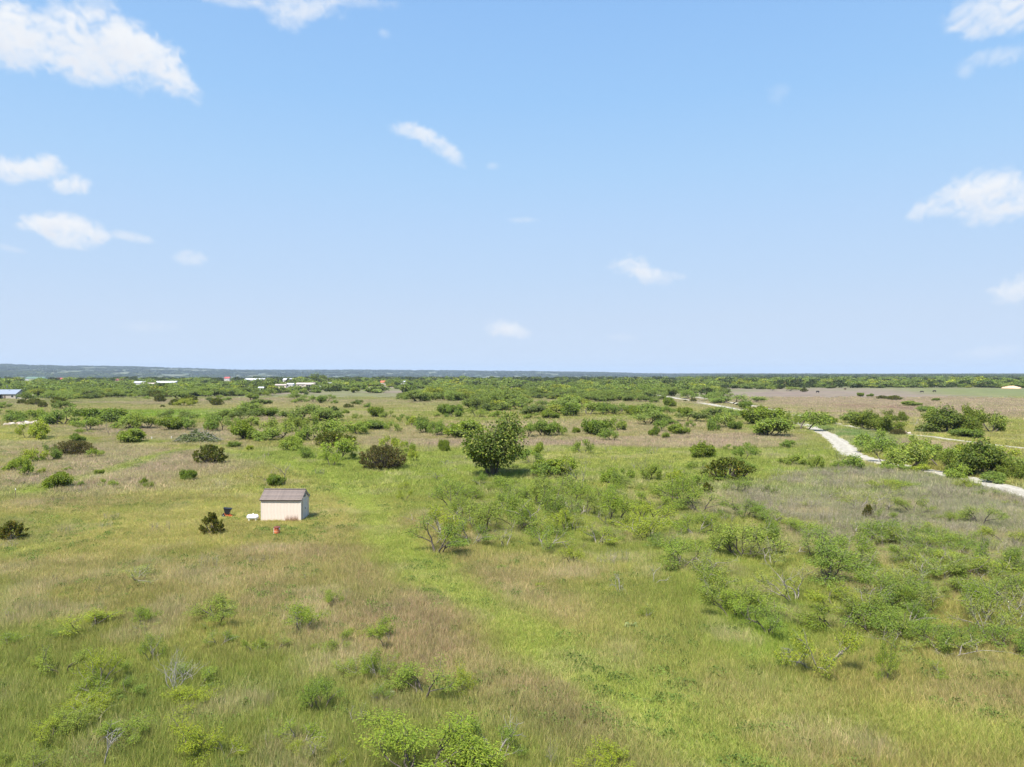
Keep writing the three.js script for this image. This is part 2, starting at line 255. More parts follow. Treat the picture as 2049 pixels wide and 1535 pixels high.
{
  const paintNear = (x, z, c) => {
    nearCover(x, z, out5); const f = 0.50 + 0.40 * vnoise(x * 3.1, z * 3.1) + 0.36 * (vnoise(x * 7.3 + 9, z * 7.3) - 0.5), s = sstep(0.62, 0.8, fbm(x / 1.3, z / 1.3 + 11, 2)) * 0.3;  // factor darkens soil and thatch, painting in shade of the grass canopy
    for (let k = 0; k < 3; k++) c[k] = lerp(out5[k] * f, C.straw[k] * 0.62, s);
  };
  const paintMid = (x, z, c) => {
    midCover(x, z, out5); const f = 0.44 + 0.38 * fbm(x / 4, z / 4, 2), s = sstep(0.6, 0.75, fbm(x / 9, z / 9 + 11, 2)) * 0.22;  // even darkening in the colour stands in for grass canopy shade
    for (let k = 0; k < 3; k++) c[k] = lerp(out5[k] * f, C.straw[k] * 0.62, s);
  };
  const farPaint = (x, z, c) => {
    const r = Math.hypot(x, z), az = Math.atan2(x, -z), n = fbm(x / 160, z / 420, 4), open = sstep(0.54, 0.66, n) * (az > 0.2 ? 0.9 : 0.75);
    const m = 0.7 + 0.6 * fbm(x / 60 + 7, z / 60, 3);
    for (let k = 0; k < 3; k++) c[k] = lerp([0.045, 0.066, 0.030][k] * m, [0.17, 0.165, 0.09][k], open * 0.75);
  };
  const nearMat = new THREE.MeshStandardMaterial({ map: coverTexture(2048, 1600, -NEARX, NEARX, NEARZ, 20, paintNear), roughness: 1 });
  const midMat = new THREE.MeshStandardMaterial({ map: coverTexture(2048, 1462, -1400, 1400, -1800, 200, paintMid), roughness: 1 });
  const farMat = new THREE.MeshStandardMaterial({ map: coverTexture(2048, 1344, -16000, 16000, -20000, 1000, farPaint), roughness: 1 });
  sheet('pasture', -NEARX, NEARX, NEARZ, 20, 1, null, relief, 1, ground, nearMat);
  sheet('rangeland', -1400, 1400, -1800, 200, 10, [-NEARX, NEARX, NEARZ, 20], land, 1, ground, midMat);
  sheet('hills', -16000, 16000, -20000, 1000, 100, [-1400, 1400, -1800, 200], land, 1, ground, farMat);
}
// gravel roads, draped, with ragged edges
function gravelTexture() {
  const n = 512, d = new Uint8Array(n * n * 4);
  for (let j = 0; j < n; j++) for (let i = 0; i < n; i++) { const x = i / n * 16, y = j / n * 16; const rut = Math.exp(-(((i / n - 0.28) / 0.09) ** 2)) + Math.exp(-(((i / n - 0.72) / 0.09) ** 2)); const v = 152 + (fbm(x, y, 3) - 0.5) * 46 + (PERM[(i * 131 + j * 977) & 65535] - 0.5) * 34 + rut * 9; const o = (j * n + i) * 4; d[o] = v; d[o + 1] = v - 6; d[o + 2] = v - 20; d[o + 3] = 255; }
  const t = new THREE.DataTexture(d, n, n); t.colorSpace = THREE.SRGBColorSpace; t.wrapS = t.wrapT = THREE.RepeatWrapping; t.magFilter = THREE.LinearFilter; t.needsUpdate = true; return t;
}
const gravelMat = new THREE.MeshStandardMaterial({ map: gravelTexture(), roughness: 1 });
for (const r of roadW) {
  const P = r.P, n = P.length, m = 6, pos = [], uv = [], idx = []; let along = 0;
  for (let i = 0; i < n; i++) {
    const a = P[Math.max(0, i - 1)], b = P[Math.min(n - 1, i + 1)], l = Math.hypot(b[0] - a[0], b[1] - a[1]), nx = -(b[1] - a[1]) / l, nz = (b[0] - a[0]) / l;
    if (i) along += Math.hypot(P[i][0] - P[i - 1][0], P[i][1] - P[i - 1][1]);
    const wide = r.half * (1 + 0.3 * Math.exp(-(((P[i][0] - 58) / 9) ** 2 + ((P[i][1] + 132) / 9) ** 2)));
    const hl = (r.half > 2 ? lerp(1, 0.27, sstep(62, 74, P[i][0]) * sstep(-140, -128, P[i][1])) : 1) * wide * (0.92 + 0.18 * vnoise(along / 3.1, 3)), hr = (r.half > 2 ? lerp(1, 0.27, sstep(62, 74, P[i][0]) * sstep(-140, -128, P[i][1])) : 1) * wide * (0.92 + 0.18 * vnoise(along / 3.1, 90));
    for (let k = 0; k <= m; k++) { const s = lerp(-hl, hr, k / m), x = P[i][0] + nx * s, z = P[i][1] + nz * s; pos.push(x, groundY(x, z) + 0.04 - (k % m ? 0 : 0.03), z); uv.push(k / m, along / 6); }
  }
  for (let i = 0; i < n - 1; i++) for (let k = 0; k < m; k++) { const a = i * (m + 1) + k, b = a + 1, c = a + m + 1, d = c + 1; idx.push(a, b, c, b, d, c); }
  const g = new THREE.BufferGeometry(); g.setAttribute('position', new THREE.Float32BufferAttribute(pos, 3)); g.setAttribute('uv', new THREE.Float32BufferAttribute(uv, 2)); g.setIndex(idx); g.computeVertexNormals();
  if (g.attributes.normal.getY(3) < 0) { g.index.array.reverse(); g.computeVertexNormals(); }
  mesh(r.name, g, gravelMat).userData.kind = 'structure';
}
console.log('ground done');

// ---------------------------------------------------------------- plants: branches and leaves
class Leaves {                                               // loose leaf faces with their own colours
  constructor() { this.p = []; this.n = []; this.c = []; this.i = []; }
  // a leaf from p along d (unit), across s (unit)
  leaf(p, d, s, len, wid, col, bend = 0.25, up = 0) {
    const b = this.p.length / 3; let nx = d[1] * s[2] - d[2] * s[1], ny = d[2] * s[0] - d[0] * s[2], nz = d[0] * s[1] - d[1] * s[0];
    const back = ny < 0; if (back) { nx = -nx; ny = -ny; nz = -nz; }
    const m = [p[0] + d[0] * len * 0.45, p[1] + d[1] * len * 0.45, p[2] + d[2] * len * 0.45];
    this.p.push(p[0], p[1], p[2], m[0] + s[0] * wid, m[1] + s[1] * wid, m[2] + s[2] * wid, p[0] + d[0] * len, p[1] + d[1] * len - bend * len * 0.4, p[2] + d[2] * len, m[0] - s[0] * wid, m[1] - s[1] * wid, m[2] - s[2] * wid);
    const l = Math.hypot(nx, ny + up, nz) || 1; for (let k = 0; k < 4; k++) { this.n.push(nx / l, (ny + up) / l, nz / l); this.c.push(col[0], col[1], col[2]); }
    if (back) this.i.push(b, b + 1, b + 2, b, b + 2, b + 3); else this.i.push(b, b + 2, b + 1, b, b + 3, b + 2);
  }
  blade(p, q, wid, s, c0, c1) {                              // a narrow triangle
    const b = this.p.length / 3, e = [q[0] - p[0], q[1] - p[1], q[2] - p[2]]; let nrm = norm(cross([s[0], 0, s[2]], e)); const back = nrm[1] < 0; if (back) nrm = [-nrm[0], -nrm[1], -nrm[2]]; this.p.push(p[0] - s[0] * wid, p[1], p[2] - s[2] * wid, p[0] + s[0] * wid, p[1], p[2] + s[2] * wid, q[0], q[1], q[2]);
    for (let k = 0; k < 3; k++) { this.n.push(...nrm); this.c.push(...(k < 2 ? c0 : c1)); }
    if (back) this.i.push(b, b + 2, b + 1); else this.i.push(b, b + 1, b + 2);
  }
  build() { const g = new THREE.BufferGeometry(); g.setAttribute('position', new THREE.Float32BufferAttribute(this.p, 3)); g.setAttribute('normal', new THREE.Float32BufferAttribute(this.n, 3)); g.setAttribute('color', new THREE.Float32BufferAttribute(this.c, 3)); g.setIndex(this.i); return g; }
}
function unit(r) { const a = r() * 6.2832, y = r() * 2 - 1, q = Math.sqrt(1 - y * y); return [Math.cos(a) * q, y, Math.sin(a) * q]; }
const norm = (v) => { const l = Math.hypot(...v) || 1; return [v[0] / l, v[1] / l, v[2] / l]; };
const cross = (a, b) => [a[1] * b[2] - a[2] * b[1], a[2] * b[0] - a[0] * b[2], a[0] * b[1] - a[1] * b[0]];
const add = (a, b, k = 1) => [a[0] + b[0] * k, a[1] + b[1] * k, a[2] + b[2] * k];
function tubeInto(P, N, I, pts, rad, sides) {                // a tapered, bent limb
  const base = P.length / 3; let ref = Math.abs(norm(add(pts[1], pts[0], -1))[1]) > 0.9 ? [1, 0, 0] : [0, 1, 0];
  pts.forEach((p, i) => {
    const d = norm(add(pts[Math.min(i + 1, pts.length - 1)], pts[Math.max(0, i - 1)], -1)), u = norm(cross(d, ref)), v = cross(d, u); ref = cross(u, d);
    for (let k = 0; k < sides; k++) { const a = k / sides * 6.2832, n = [u[0] * Math.cos(a) + v[0] * Math.sin(a), u[1] * Math.cos(a) + v[1] * Math.sin(a), u[2] * Math.cos(a) + v[2] * Math.sin(a)]; P.push(p[0] + n[0] * rad[i], p[1] + n[1] * rad[i], p[2] + n[2] * rad[i]); N.push(...n); }
  });
  for (let i = 0; i < pts.length - 1; i++) for (let k = 0; k < sides; k++) { const a = base + i * sides + k, b = base + i * sides + (k + 1) % sides; I.push(a, b, a + sides, b, b + sides, a + sides); }
}
// grows limbs; returns the wood and the places where leaves hang
function grow(r, o) {
  const P = [], N = [], I = [], tips = [];
  function limb(p, d, len, rad, level) {
    const n = level === 0 ? 4 : 3, pts = [p], rads = [rad]; let q = p;
    for (let k = 1; k <= n; k++) { d = norm([d[0] + (r() - 0.5) * o.crook, d[1] + (r() - 0.5) * o.crook * 0.7 + o.lift * (level ? 1 : 0.5), d[2] + (r() - 0.5) * o.crook]); q = add(q, d, len / n); pts.push(q); rads.push(rad * (1 - 0.45 * k / n)); if (level >= o.leafFrom) tips.push({ p: q, d, level }); }
    if (rad > o.thin) tubeInto(P, N, I, pts, rads, level === 0 ? 7 : level === 1 ? 5 : 3);
    if (level < o.levels) {
      const kids = o.kids[0] + Math.floor(r() * (o.kids[1] - o.kids[0] + 1));
      for (let k = 0; k < kids; k++) { const s = unit(r), a = o.fan * (0.6 + 0.8 * r()); limb(k ? pts[Math.max(1, n - 1 - (k > 2 ? 1 : 0))] : q, norm(add(d, s, a)), len * (o.shrink * (0.8 + 0.4 * r())), rad * 0.6, level + 1); }
    }
  }
  for (let s = 0; s < o.stems; s++) { const a = (s + r() * 0.7) / o.stems * 6.2832, t = o.lean * (0.5 + r()); limb([Math.cos(a) * o.foot, -0.08, Math.sin(a) * o.foot], norm([Math.cos(a) * t, 1, Math.sin(a) * t]), o.len * (0.8 + 0.4 * r()), o.rad * (0.7 + 0.5 * r()), 0); }
  return { P, N, I, tips };
}
function woodGeometry(w) { const g = new THREE.BufferGeometry(); g.setAttribute('position', new THREE.Float32BufferAttribute(w.P, 3)); g.setAttribute('normal', new THREE.Float32BufferAttribute(w.N, 3)); g.setIndex(w.I); return g; }
// scales wood and leaves together to a height of 1 and a mean width of 1
function normalise(wood, leaf) {
  let w, h;
  if (leaf && leaf.attributes.position.count) {              // by the body of the crown, stray sprays left out
    const p = leaf.attributes.position, axis = (k) => { const a = new Float32Array(p.count); for (let i = 0; i < p.count; i++) a[i] = p.array[i * 3 + k]; a.sort(); return [a[Math.floor(p.count * 0.04)], a[Math.floor(p.count * 0.96)], a[Math.floor(p.count * 0.985)]]; };
    const x = axis(0), y = axis(1), z = axis(2); w = (x[1] - x[0] + z[1] - z[0]) / 2; h = y[2];
  } else { wood.computeBoundingBox(); const b = wood.boundingBox; w = (b.max.x - b.min.x + b.max.z - b.min.z) / 2; h = b.max.y; }
  const m = new THREE.Matrix4().makeScale(1 / w, 1 / h, 1 / w);
  for (const g of [wood, leaf]) if (g && g.attributes.position.count) g.applyMatrix4(m);
  return { wood, leaf };
}
// feathery, drooping mesquite foliage round the twigs
function mesquite(seed, o) {
  const r = mulberry(seed), w = grow(r, o), L = new Leaves();
  for (const t of w.tips) {
    if (r() < o.gaps) continue;
    const tint = 0.8 + 0.4 * r(), warm = r();
    for (let k = 0; k < o.per; k++) {
      const off = unit(r), q = o.puff * Math.cbrt(r()), p = add(t.p, [off[0] * q, off[1] * q * 0.75, off[2] * q]);
      const d = norm([off[0] + t.d[0] * 0.5 + (r() - 0.5) * 0.8, off[1] * 0.4 + (r() - 0.7) * 0.9, off[2] + t.d[2] * 0.5 + (r() - 0.5) * 0.8]), s = norm(cross(d, unit(r)));
      const f = tint * (0.75 + 0.5 * r());
      L.leaf(p, d, s, o.leaf * (0.7 + 0.6 * r()), o.leaf * o.slim, [f * (0.9 + 0.35 * warm * r()), f, f * (0.8 + 0.4 * r())], 0.5, 0.35);
    }
  }
  return normalise(woodGeometry(w), L.build());
}
// juniper: plumes of scale leaves standing on a rounded or pointed body
function juniper(seed, o) {
  const r = mulberry(seed), L = new Leaves(), P = [], N = [], I = [];
  for (let k = 0; k < o.plumes; k++) {
    const a = r() * 6.2832, y = Math.pow(r(), o.low), lump = 0.86 + 0.26 * r(), rad = o.shape(y) * lump * (k % 4 ? 1 : 0.55), E = [Math.cos(a) * rad, 0.05 + y * (0.84 + 0.16 * lump), Math.sin(a) * rad], S = [E[0] * (o.root + 0.2), E[1] * (0.35 + 0.25 * r()), E[2] * (o.root + 0.2)], D = norm(add(E, S, -1)), tint = 0.75 + 0.5 * r();
    if (k % 3 === 0) tubeInto(P, N, I, [[E[0] * 0.05, -0.04, E[2] * 0.05], S, add(S, add(E, S, -1), 0.7)], [0.022, 0.014, 0.006], 4);
    for (let m = 0; m < o.per; m++) {
      const t = 0.2 + 0.8 * Math.sqrt(r()), c = add(S, add(E, S, -1), t), fat = o.fat * (1.15 - 0.75 * t), p = add(c, unit(r), fat * Math.cbrt(r())), d = norm([D[0] * 0.7 + (r() - 0.5) * 0.9, D[1] * 0.5 + 0.55 + (r() - 0.5) * 0.7, D[2] * 0.7 + (r() - 0.5) * 0.9]), f = tint * (0.75 + 0.5 * r()), brown = r() < (t < 0.55 ? o.brown * 2.2 : o.brown * 0.5);
      L.leaf(p, d, norm(cross(d, unit(r))), o.size * (0.6 + 0.8 * r()), o.size * 0.2, brown ? [f * 2.6, f * 1.6, f * 2.0] : [f * (0.9 + 0.4 * r()), f * (0.95 + 0.2 * r()), f * 0.8], 0, 0.25);
    }
  }
  const g = new THREE.BufferGeometry(); g.setAttribute('position', new THREE.Float32BufferAttribute(P, 3)); g.setAttribute('normal', new THREE.Float32BufferAttribute(N, 3)); g.setIndex(I);
  return normalise(g, L.build());
}
// broad-leaved tree: leaves in clumps round the limbs, some showing pale undersides
function broadleaf(seed, o) {
  const r = mulberry(seed), w = grow(r, o), L = new Leaves();
  for (const t of w.tips) {
    if (r() < o.gaps) continue;
    const tint = 0.72 + 0.5 * r();
    for (let k = 0; k < o.per; k++) {
      const off = unit(r), q = o.puff * (0.35 + 0.65 * Math.cbrt(r())), p = add(t.p, [off[0] * q, off[1] * q * 0.85, off[2] * q]), d = norm([off[0] + (r() - 0.5), off[1] * 0.5 - 0.35 + (r() - 0.5) * 0.7, off[2] + (r() - 0.5)]), s = norm(cross(d, unit(r))), f = tint * (0.75 + 0.5 * r());
      const pale = r() < o.pale;
      L.leaf(p, d, s, o.leaf * (0.7 + 0.6 * r()), o.leaf * 0.34, pale ? [f * 2.9, f * 2.1, f * 4.0] : [f * (0.85 + 0.4 * r()), f, f * 0.85], 0.2, 0.25);
    }
  }
  return normalise(woodGeometry(w), L.build());
}
function foliage(r, g, b) { return new THREE.MeshPhysicalMaterial({ color: new THREE.Color().setRGB(r, g, b), roughness: 0.95, vertexColors: true, side: THREE.DoubleSide, transmission: 0.42, thickness: 0, specularIntensity: 0.25 }); }
const LEAF = {
  m: [foliage(0.215, 0.285, 0.034), foliage(0.190, 0.265, 0.036), foliage(0.240, 0.295, 0.042)],
  y: [foliage(0.285, 0.335, 0.026), foliage(0.240, 0.312, 0.032)],
  g: [foliage(0.145, 0.205, 0.016), foliage(0.180, 0.235, 0.016)],
  w: [foliage(0.255, 0.290, 0.056), foliage(0.275, 0.310, 0.048)],
  j: [foliage(0.080, 0.098, 0.015), foliage(0.090, 0.112, 0.015)],
  b: [foliage(0.084, 0.084, 0.024)],
  c: [foliage(0.090, 0.104, 0.014)],
  o: [foliage(0.130, 0.185, 0.025), foliage(0.160, 0.212, 0.026)],
  t: [foliage(0.116, 0.168, 0.020)],
};
const barkGrey = mat(0.235, 0.205, 0.175, 0.95), barkDark = mat(0.105, 0.085, 0.068, 0.95), barkPale = mat(0.28, 0.255, 0.23, 0.95);

// shapes: near ones fine-leaved, those farther off with fewer, larger leaves
const M_NEAR = { stems: 4, lean: 0.75, len: 0.85, rad: 0.05, foot: 0.10, levels: 3, kids: [2, 3], fan: 0.75, shrink: 0.72, crook: 0.55, lift: 0.06, thin: 0.006, leafFrom: 2, gaps: 0.2, per: 19, puff: 0.27, leaf: 0.088, slim: 0.18 };
const NEAR_M = [0, 1, 2, 3, 4].map((k) => mesquite(100 + k * 7, { ...M_NEAR, stems: 3 + k % 3, lean: 0.6 + 0.12 * k }));
const NEAR_W = [0, 1, 2, 3].map((k) => mesquite(200 + k * 7, { ...M_NEAR, stems: 2 + k % 2, gaps: 0.35, per: 14, puff: 0.20, leaf: 0.08, lean: 0.5, len: 1.0, rad: 0.04 }));
const M_MID = { ...M_NEAR, stems: 4, kids: [2, 3], levels: 3, thin: 0.012, per: 15, puff: 0.30, leaf: 0.145, slim: 0.25, gaps: 0.1, rad: 0.06 };
const MID_M = [0, 1, 2, 3, 4, 5].map((k) => mesquite(300 + k * 7, { ...M_MID, stems: 2 + k % 4, lean: 0.55 + 0.1 * k, len: k % 2 ? 0.85 : 0.7 }));
const MID_G = [0, 1, 2, 3].map((k) => mesquite(400 + k * 7, { ...M_MID, stems: 4 + k % 2, per: 26, gaps: 0, puff: 0.33, lean: 0.8, len: 0.6 }));
const DOME = (y) => 0.52 * Math.pow(Math.max(0, Math.sin(Math.PI * (0.16 + 0.80 * y))), 0.6), CONE = (y) => 0.42 * Math.pow(Math.max(0, Math.sin(Math.PI * (0.2 + 0.78 * y))), 0.7) * (1 - 0.45 * y);
const NEAR_J = [0, 1, 2].map((k) => juniper(500 + k, { plumes: 240, per: 36, fat: 0.085, size: 0.055, low: 0.8, brown: 0.12, root: 0.6, shape: DOME }));
const CONE_J = [0, 1, 2].map((k) => juniper(520 + k, { plumes: 64, per: 46, fat: 0.085, size: 0.08, low: 0.95, brown: 0.18, root: 0.4, shape: CONE }));
const MID_J = [0, 1, 2].map((k) => juniper(540 + k, { plumes: 100, per: 22, fat: 0.12, size: 0.11, low: 0.8, brown: 0.08, root: 0.6, shape: DOME }));
const OAK = [0, 1, 2].map((k) => broadleaf(600 + k * 3, { stems: 3, lean: 0.55, len: 0.62, rad: 0.07, foot: 0.08, levels: 3, kids: [2, 3], fan: 0.8, shrink: 0.74, crook: 0.5, lift: 0.03, thin: 0.012, leafFrom: 1, gaps: 0.05, per: 34, puff: 0.25, leaf: 0.095, pale: 0 }));
const BIG = broadleaf(650, { stems: 4, lean: 0.36, len: 0.44, rad: 0.05, foot: 0.05, levels: 3, kids: [3, 3], fan: 0.70, shrink: 0.80, crook: 0.4, lift: 0.12, thin: 0.006, leafFrom: 1, gaps: 0.05, per: 30, puff: 0.20, leaf: 0.052, pale: 0.11 });
// dead wood
function snag(seed, o) { const r = mulberry(seed), w = grow(r, { stems: 2, lean: 0.7, len: 0.8, rad: 0.045, foot: 0.05, levels: 3, kids: [1, 3], fan: 0.8, shrink: 0.75, crook: 0.7, lift: 0, thin: 0.003, leafFrom: 9, ...o }); return normalise(woodGeometry(w), null).wood; }
const SNAG = [0, 1, 2, 3].map((k) => snag(700 + k, { stems: 1 + k % 3 })), TWIG = [0, 1].map((k) => snag(720 + k, { stems: 7, lean: 0.6, rad: 0.02, kids: [2, 3], lift: 0.04, thin: 0.002 }));
console.log('plants done');

// ---------------------------------------------------------------- where each tree and bush stands: [x, foot, width, height] as the photograph shows them
const PLANTS = {
  // mesquite, mid green
  m: [[1608, 861, 56, 40], [1584, 859, 30, 34], [36, 848, 38, 25], [78, 847, 40, 28], [8, 830, 24, 12], [128, 851, 55, 36], [176, 864, 45, 28], [160, 869, 15, 12], [258, 859, 46, 33], [295, 859, 50, 29], [381, 862, 40, 27], [100, 924, 26, 33], [71, 927, 14, 12], [134, 943, 14, 9], [160, 976, 12, 13], [265, 796, 16, 9], [292, 800, 15, 8], [378, 792, 38, 12], [411, 795, 23, 13], [440, 800, 16, 10], [505, 801, 20, 14], [473, 790, 14, 12], [531, 793, 17, 11], [598, 790, 24, 12], [592, 808, 13, 9], [628, 806, 18, 15], [642, 808, 16, 16], [668, 809, 12, 9], [717, 811, 11, 8], [739, 817, 16, 11], [720, 777, 22, 13], [742, 776, 20, 14], [709, 786, 19, 11], [500, 854, 30, 20], [471, 860, 30, 24], [415, 862, 32, 32], [442, 864, 34, 34], [558, 880, 58, 43], [533, 884, 44, 26], [590, 866, 33, 34], [619, 864, 33, 36], [624, 884, 43, 36], [669, 880, 56, 43], [706, 922, 12, 18], [615, 919, 25, 23], [718, 870, 44, 27], [784, 866, 27, 23], [777, 837, 24, 16], [716, 841, 16, 14], [667, 829, 13, 13], [849, 868, 32, 34], [875, 873, 35, 30], [808, 848, 22, 20], [908, 836, 24, 20], [875, 836, 14, 10], [954, 836, 36, 21], [991, 836, 19, 14], [1013, 840, 12, 11], [1061, 827, 28, 19], [1066, 839, 26, 13], [1176, 831, 50, 27], [1056, 876, 36, 31], [1088, 875, 36, 34], [1117, 874, 32, 30], [1168, 909, 31, 31], [1241, 863, 32, 27], [1227, 884, 30, 27], [1324, 866, 27, 29], [1331, 879, 15, 14], [1346, 851, 24, 12], [1382, 857, 18, 16], [1425, 864, 27, 34], [1457, 858, 48, 31], [1466, 839, 46, 21], [1540, 874, 66, 39], [1576, 897, 27, 17], [1462, 903, 25, 14], [1398, 939, 29, 18], [1211, 831, 24, 27], [1235, 831, 41, 24], [1297, 833, 40, 25], [1338, 828, 28, 15], [1393, 838, 12, 12], [1738, 893, 44, 31], [1750, 908, 52, 31], [1767, 925, 46, 42], [1815, 940, 63, 49], [1849, 922, 49, 46], [1822, 886, 14, 13], [1883, 936, 59, 43], [1722, 942, 35, 31], [1793, 946, 36, 20], [1992, 966, 36, 21], [1632, 940, 24, 30], [1856, 851, 42, 36], [1985, 866, 50, 46], [1576, 782, 32, 8], [1544, 782, 16, 9], [1858, 825, 33, 12], [1380, 798, 37, 17], [1417, 803, 46, 18], [1465, 808, 50, 18], [1505, 806, 38, 13], [1318, 789, 26, 14], [1291, 788, 24, 18], [1445, 964, 37, 16],
    [305, 1325, 42, 66], [286, 1254, 38, 46], [385, 1370, 72, 42], [438, 1245, 84, 60], [439, 1293, 40, 40], [72, 1545, 66, 48], [20, 1293, 40, 32], [672, 1300, 55, 36], [757, 1362, 50, 72], [846, 1398, 104, 86], [765, 1405, 38, 42], [640, 1425, 56, 78], [988, 1515, 78, 82], [1738, 1255, 64, 80], [1800, 1255, 74, 82], [1540, 1270, 82, 70], [1954, 1241, 60, 90], [1846, 1232, 52, 72], [1810, 1282, 42, 58], [1934, 1302, 64, 66], [2022, 1270, 60, 62], [1492, 1118, 108, 78], [1551, 1110, 50, 76], [1660, 1160, 116, 92], [1628, 1115, 66, 76], [1358, 1138, 96, 66], [1399, 1050, 24, 22], [1460, 1040, 40, 25], [1744, 1088, 40, 38], [1845, 1086, 38, 43], [1891, 1092, 52, 39], [1899, 1046, 23, 26], [1778, 1043, 44, 28], [2022, 1150, 56, 52], [1796, 1131, 38, 31], [1843, 1115, 22, 20], [1888, 1121, 34, 26], [1770, 1215, 62, 74], [1833, 1215, 66, 76], [1940, 1160, 50, 42], [915, 1002, 32, 38], [945, 1002, 34, 36], [1000, 1010, 62, 62], [1096, 1014, 66, 73], [1028, 1038, 25, 38], [1217, 1082, 58, 31], [1422, 1205, 76, 88], [130, 1345, 84, 62]],
  // mesquite in fresh yellow-green leaf
  y: [[53, 878, 30, 31], [88, 879, 46, 38], [73, 926, 34, 29], [190, 917, 26, 20], [27, 945, 27, 28], [49, 955, 27, 40], [82, 950, 17, 14], [215, 976, 22, 17], [678, 925, 53, 47], [662, 934, 38, 31], [587, 903, 40, 28], [501, 902, 15, 12], [831, 855, 32, 23], [822, 905, 18, 22], [832, 924, 20, 26], [784, 905, 39, 33], [1076, 915, 18, 31], [809, 980, 19, 20], [1800, 980, 37, 22], [1908, 958, 44, 25], [1848, 948, 29, 18], [166, 1265, 90, 50], [199, 1374, 58, 92], [378, 1412, 76, 40], [509, 1310, 33, 40], [380, 1515, 82, 78], [454, 1516, 53, 58], [666, 1215, 35, 39], [602, 1263, 56, 62], [771, 1292, 58, 62], [924, 1388, 44, 64], [860, 1562, 180, 122], [683, 1540, 36, 42], [1210, 1540, 80, 56], [1642, 1344, 98, 100], [1773, 1360, 37, 95], [1879, 1352, 47, 33], [1482, 1232, 78, 62], [1295, 1075, 80, 50], [1304, 1020, 64, 39], [1330, 1000, 41, 37], [1787, 1090, 22, 20], [1164, 1008, 48, 41], [1228, 1048, 57, 79], [925, 1043, 30, 43], [1122, 1068, 56, 56], [990, 1062, 30, 14], [1144, 1128, 38, 43], [1081, 1175, 18, 12], [811, 1004, 22, 30]],
  // dense bright-green shrubs
  g: [[160, 835, 23, 16], [214, 845, 62, 27], [340, 862, 42, 26], [155, 885, 22, 17], [258, 887, 44, 28], [121, 977, 35, 30], [200, 951, 14, 11], [286, 972, 14, 15], [297, 978, 17, 17], [377, 963, 24, 22], [536, 835, 35, 18], [491, 881, 43, 35], [468, 896, 20, 13], [746, 860, 52, 17], [750, 836, 28, 21], [693, 829, 12, 8], [922, 877, 58, 34], [889, 906, 17, 24], [896, 831, 36, 21], [1100, 839, 28, 18], [1140, 834, 29, 26], [1153, 869, 12, 13], [1198, 872, 48, 31], [1309, 875, 19, 20], [1361, 871, 33, 21], [1470, 861, 22, 18], [1522, 850, 56, 33], [1407, 918, 34, 29], [1265, 832, 26, 20], [1337, 815, 20, 19], [1369, 836, 24, 20], [1653, 848, 15, 18], [1667, 848, 15, 14], [1934, 876, 46, 17], [1721, 794, 12, 8], [1742, 794, 11, 6], [1827, 813, 27, 10], [1873, 803, 11, 6], [1493, 818, 21, 13], [1522, 822, 10, 10], [556, 973, 30, 23], [1676, 1258, 95, 72], [1296, 1238, 29, 26], [1054, 1033, 28, 22], [1072, 1066, 25, 20], [1539, 990, 26, 22], [1120, 954, 62, 34]],
  // thin, grey-green, half-bare bushes
  w: [[176, 874, 17, 18], [225, 871, 40, 30], [547, 796, 11, 14], [1034, 836, 20, 19], [1284, 945, 25, 35], [1312, 947, 30, 25], [1360, 951, 34, 18], [1386, 973, 12, 22], [1680, 955, 26, 21], [1695, 993, 19, 19], [267, 1490, 28, 46], [14, 1240, 30, 30], [278, 1163, 78, 36], [620, 1163, 24, 22], [717, 1449, 36, 52], [625, 1520, 52, 56], [926, 1048, 66, 22], [1588, 1205, 94, 80]],
  // junipers
  j: [[118, 809, 24, 14], [45, 809, 18, 10], [70, 811, 31, 13], [86, 816, 14, 11], [320, 805, 20, 15], [314, 795, 23, 13], [335, 795, 17, 9], [350, 812, 22, 13], [378, 808, 30, 16], [434, 812, 22, 15], [325, 816, 9, 6], [697, 817, 20, 9], [614, 819, 15, 4.5], [419, 929, 50, 37], [669, 895, 70, 31], [1456, 963, 79, 45], [1609, 784, 13, 7], [1766, 799, 22, 7.5], [1790, 801, 25, 9.5], [1346, 790, 15, 7], [1387, 804, 13, 7], [1371, 804, 7, 4], [1476, 813, 7, 6], [1508, 820, 9, 5]],
  // junipers gone brown
  b: [[147, 911, 73, 28], [766, 938, 85, 45], [1797, 872, 26, 13]],
  // small pointed junipers
  c: [[23, 1081, 46, 42], [424, 1068, 40, 47], [1414, 990, 26, 27], [1738, 1038, 20, 31]],
  // dense dark trees of the grove by the roads
  o: [[636, 770, 32, 21], [1731, 860, 54, 36], [1777, 868, 55, 36], [1797, 843, 31, 22], [1894, 865, 70, 47], [1941, 866, 60, 50], [1922, 948, 38, 45], [1965, 950, 72, 66], [2027, 958, 48, 36]],
};
const DOME_Y = [mesquite(460, { ...M_NEAR, stems: 6, lean: 0.9, gaps: 0.04, per: 30, puff: 0.27, leaf: 0.07 })];
const taking = { m: [MID_M, NEAR_M], y: [MID_M, NEAR_M], g: [MID_G, NEAR_M], w: [NEAR_W, NEAR_W], j: [MID_J, NEAR_J], b: [NEAR_J, NEAR_J], c: [CONE_J, CONE_J], o: [OAK, OAK] };
const KIND = { m: ['mesquite_tree', 'mid-green', 'mesquite', 'tree'], y: ['mesquite_tree', 'yellow-green', 'mesquite', 'tree'], g: ['leafy_shrub', 'dense bright-green', 'shrub', 'shrub'], w: ['thin_bush', 'thin grey-green', 'half-bare bush', 'bush'], j: ['juniper_bush', 'dark green', 'juniper', 'juniper'], b: ['juniper_bush', 'brownish', 'juniper', 'juniper'], c: ['pointed_juniper', 'small pointed', 'juniper', 'juniper'], o: ['oak_tree', 'dense dark', 'leafy tree', 'tree'] };
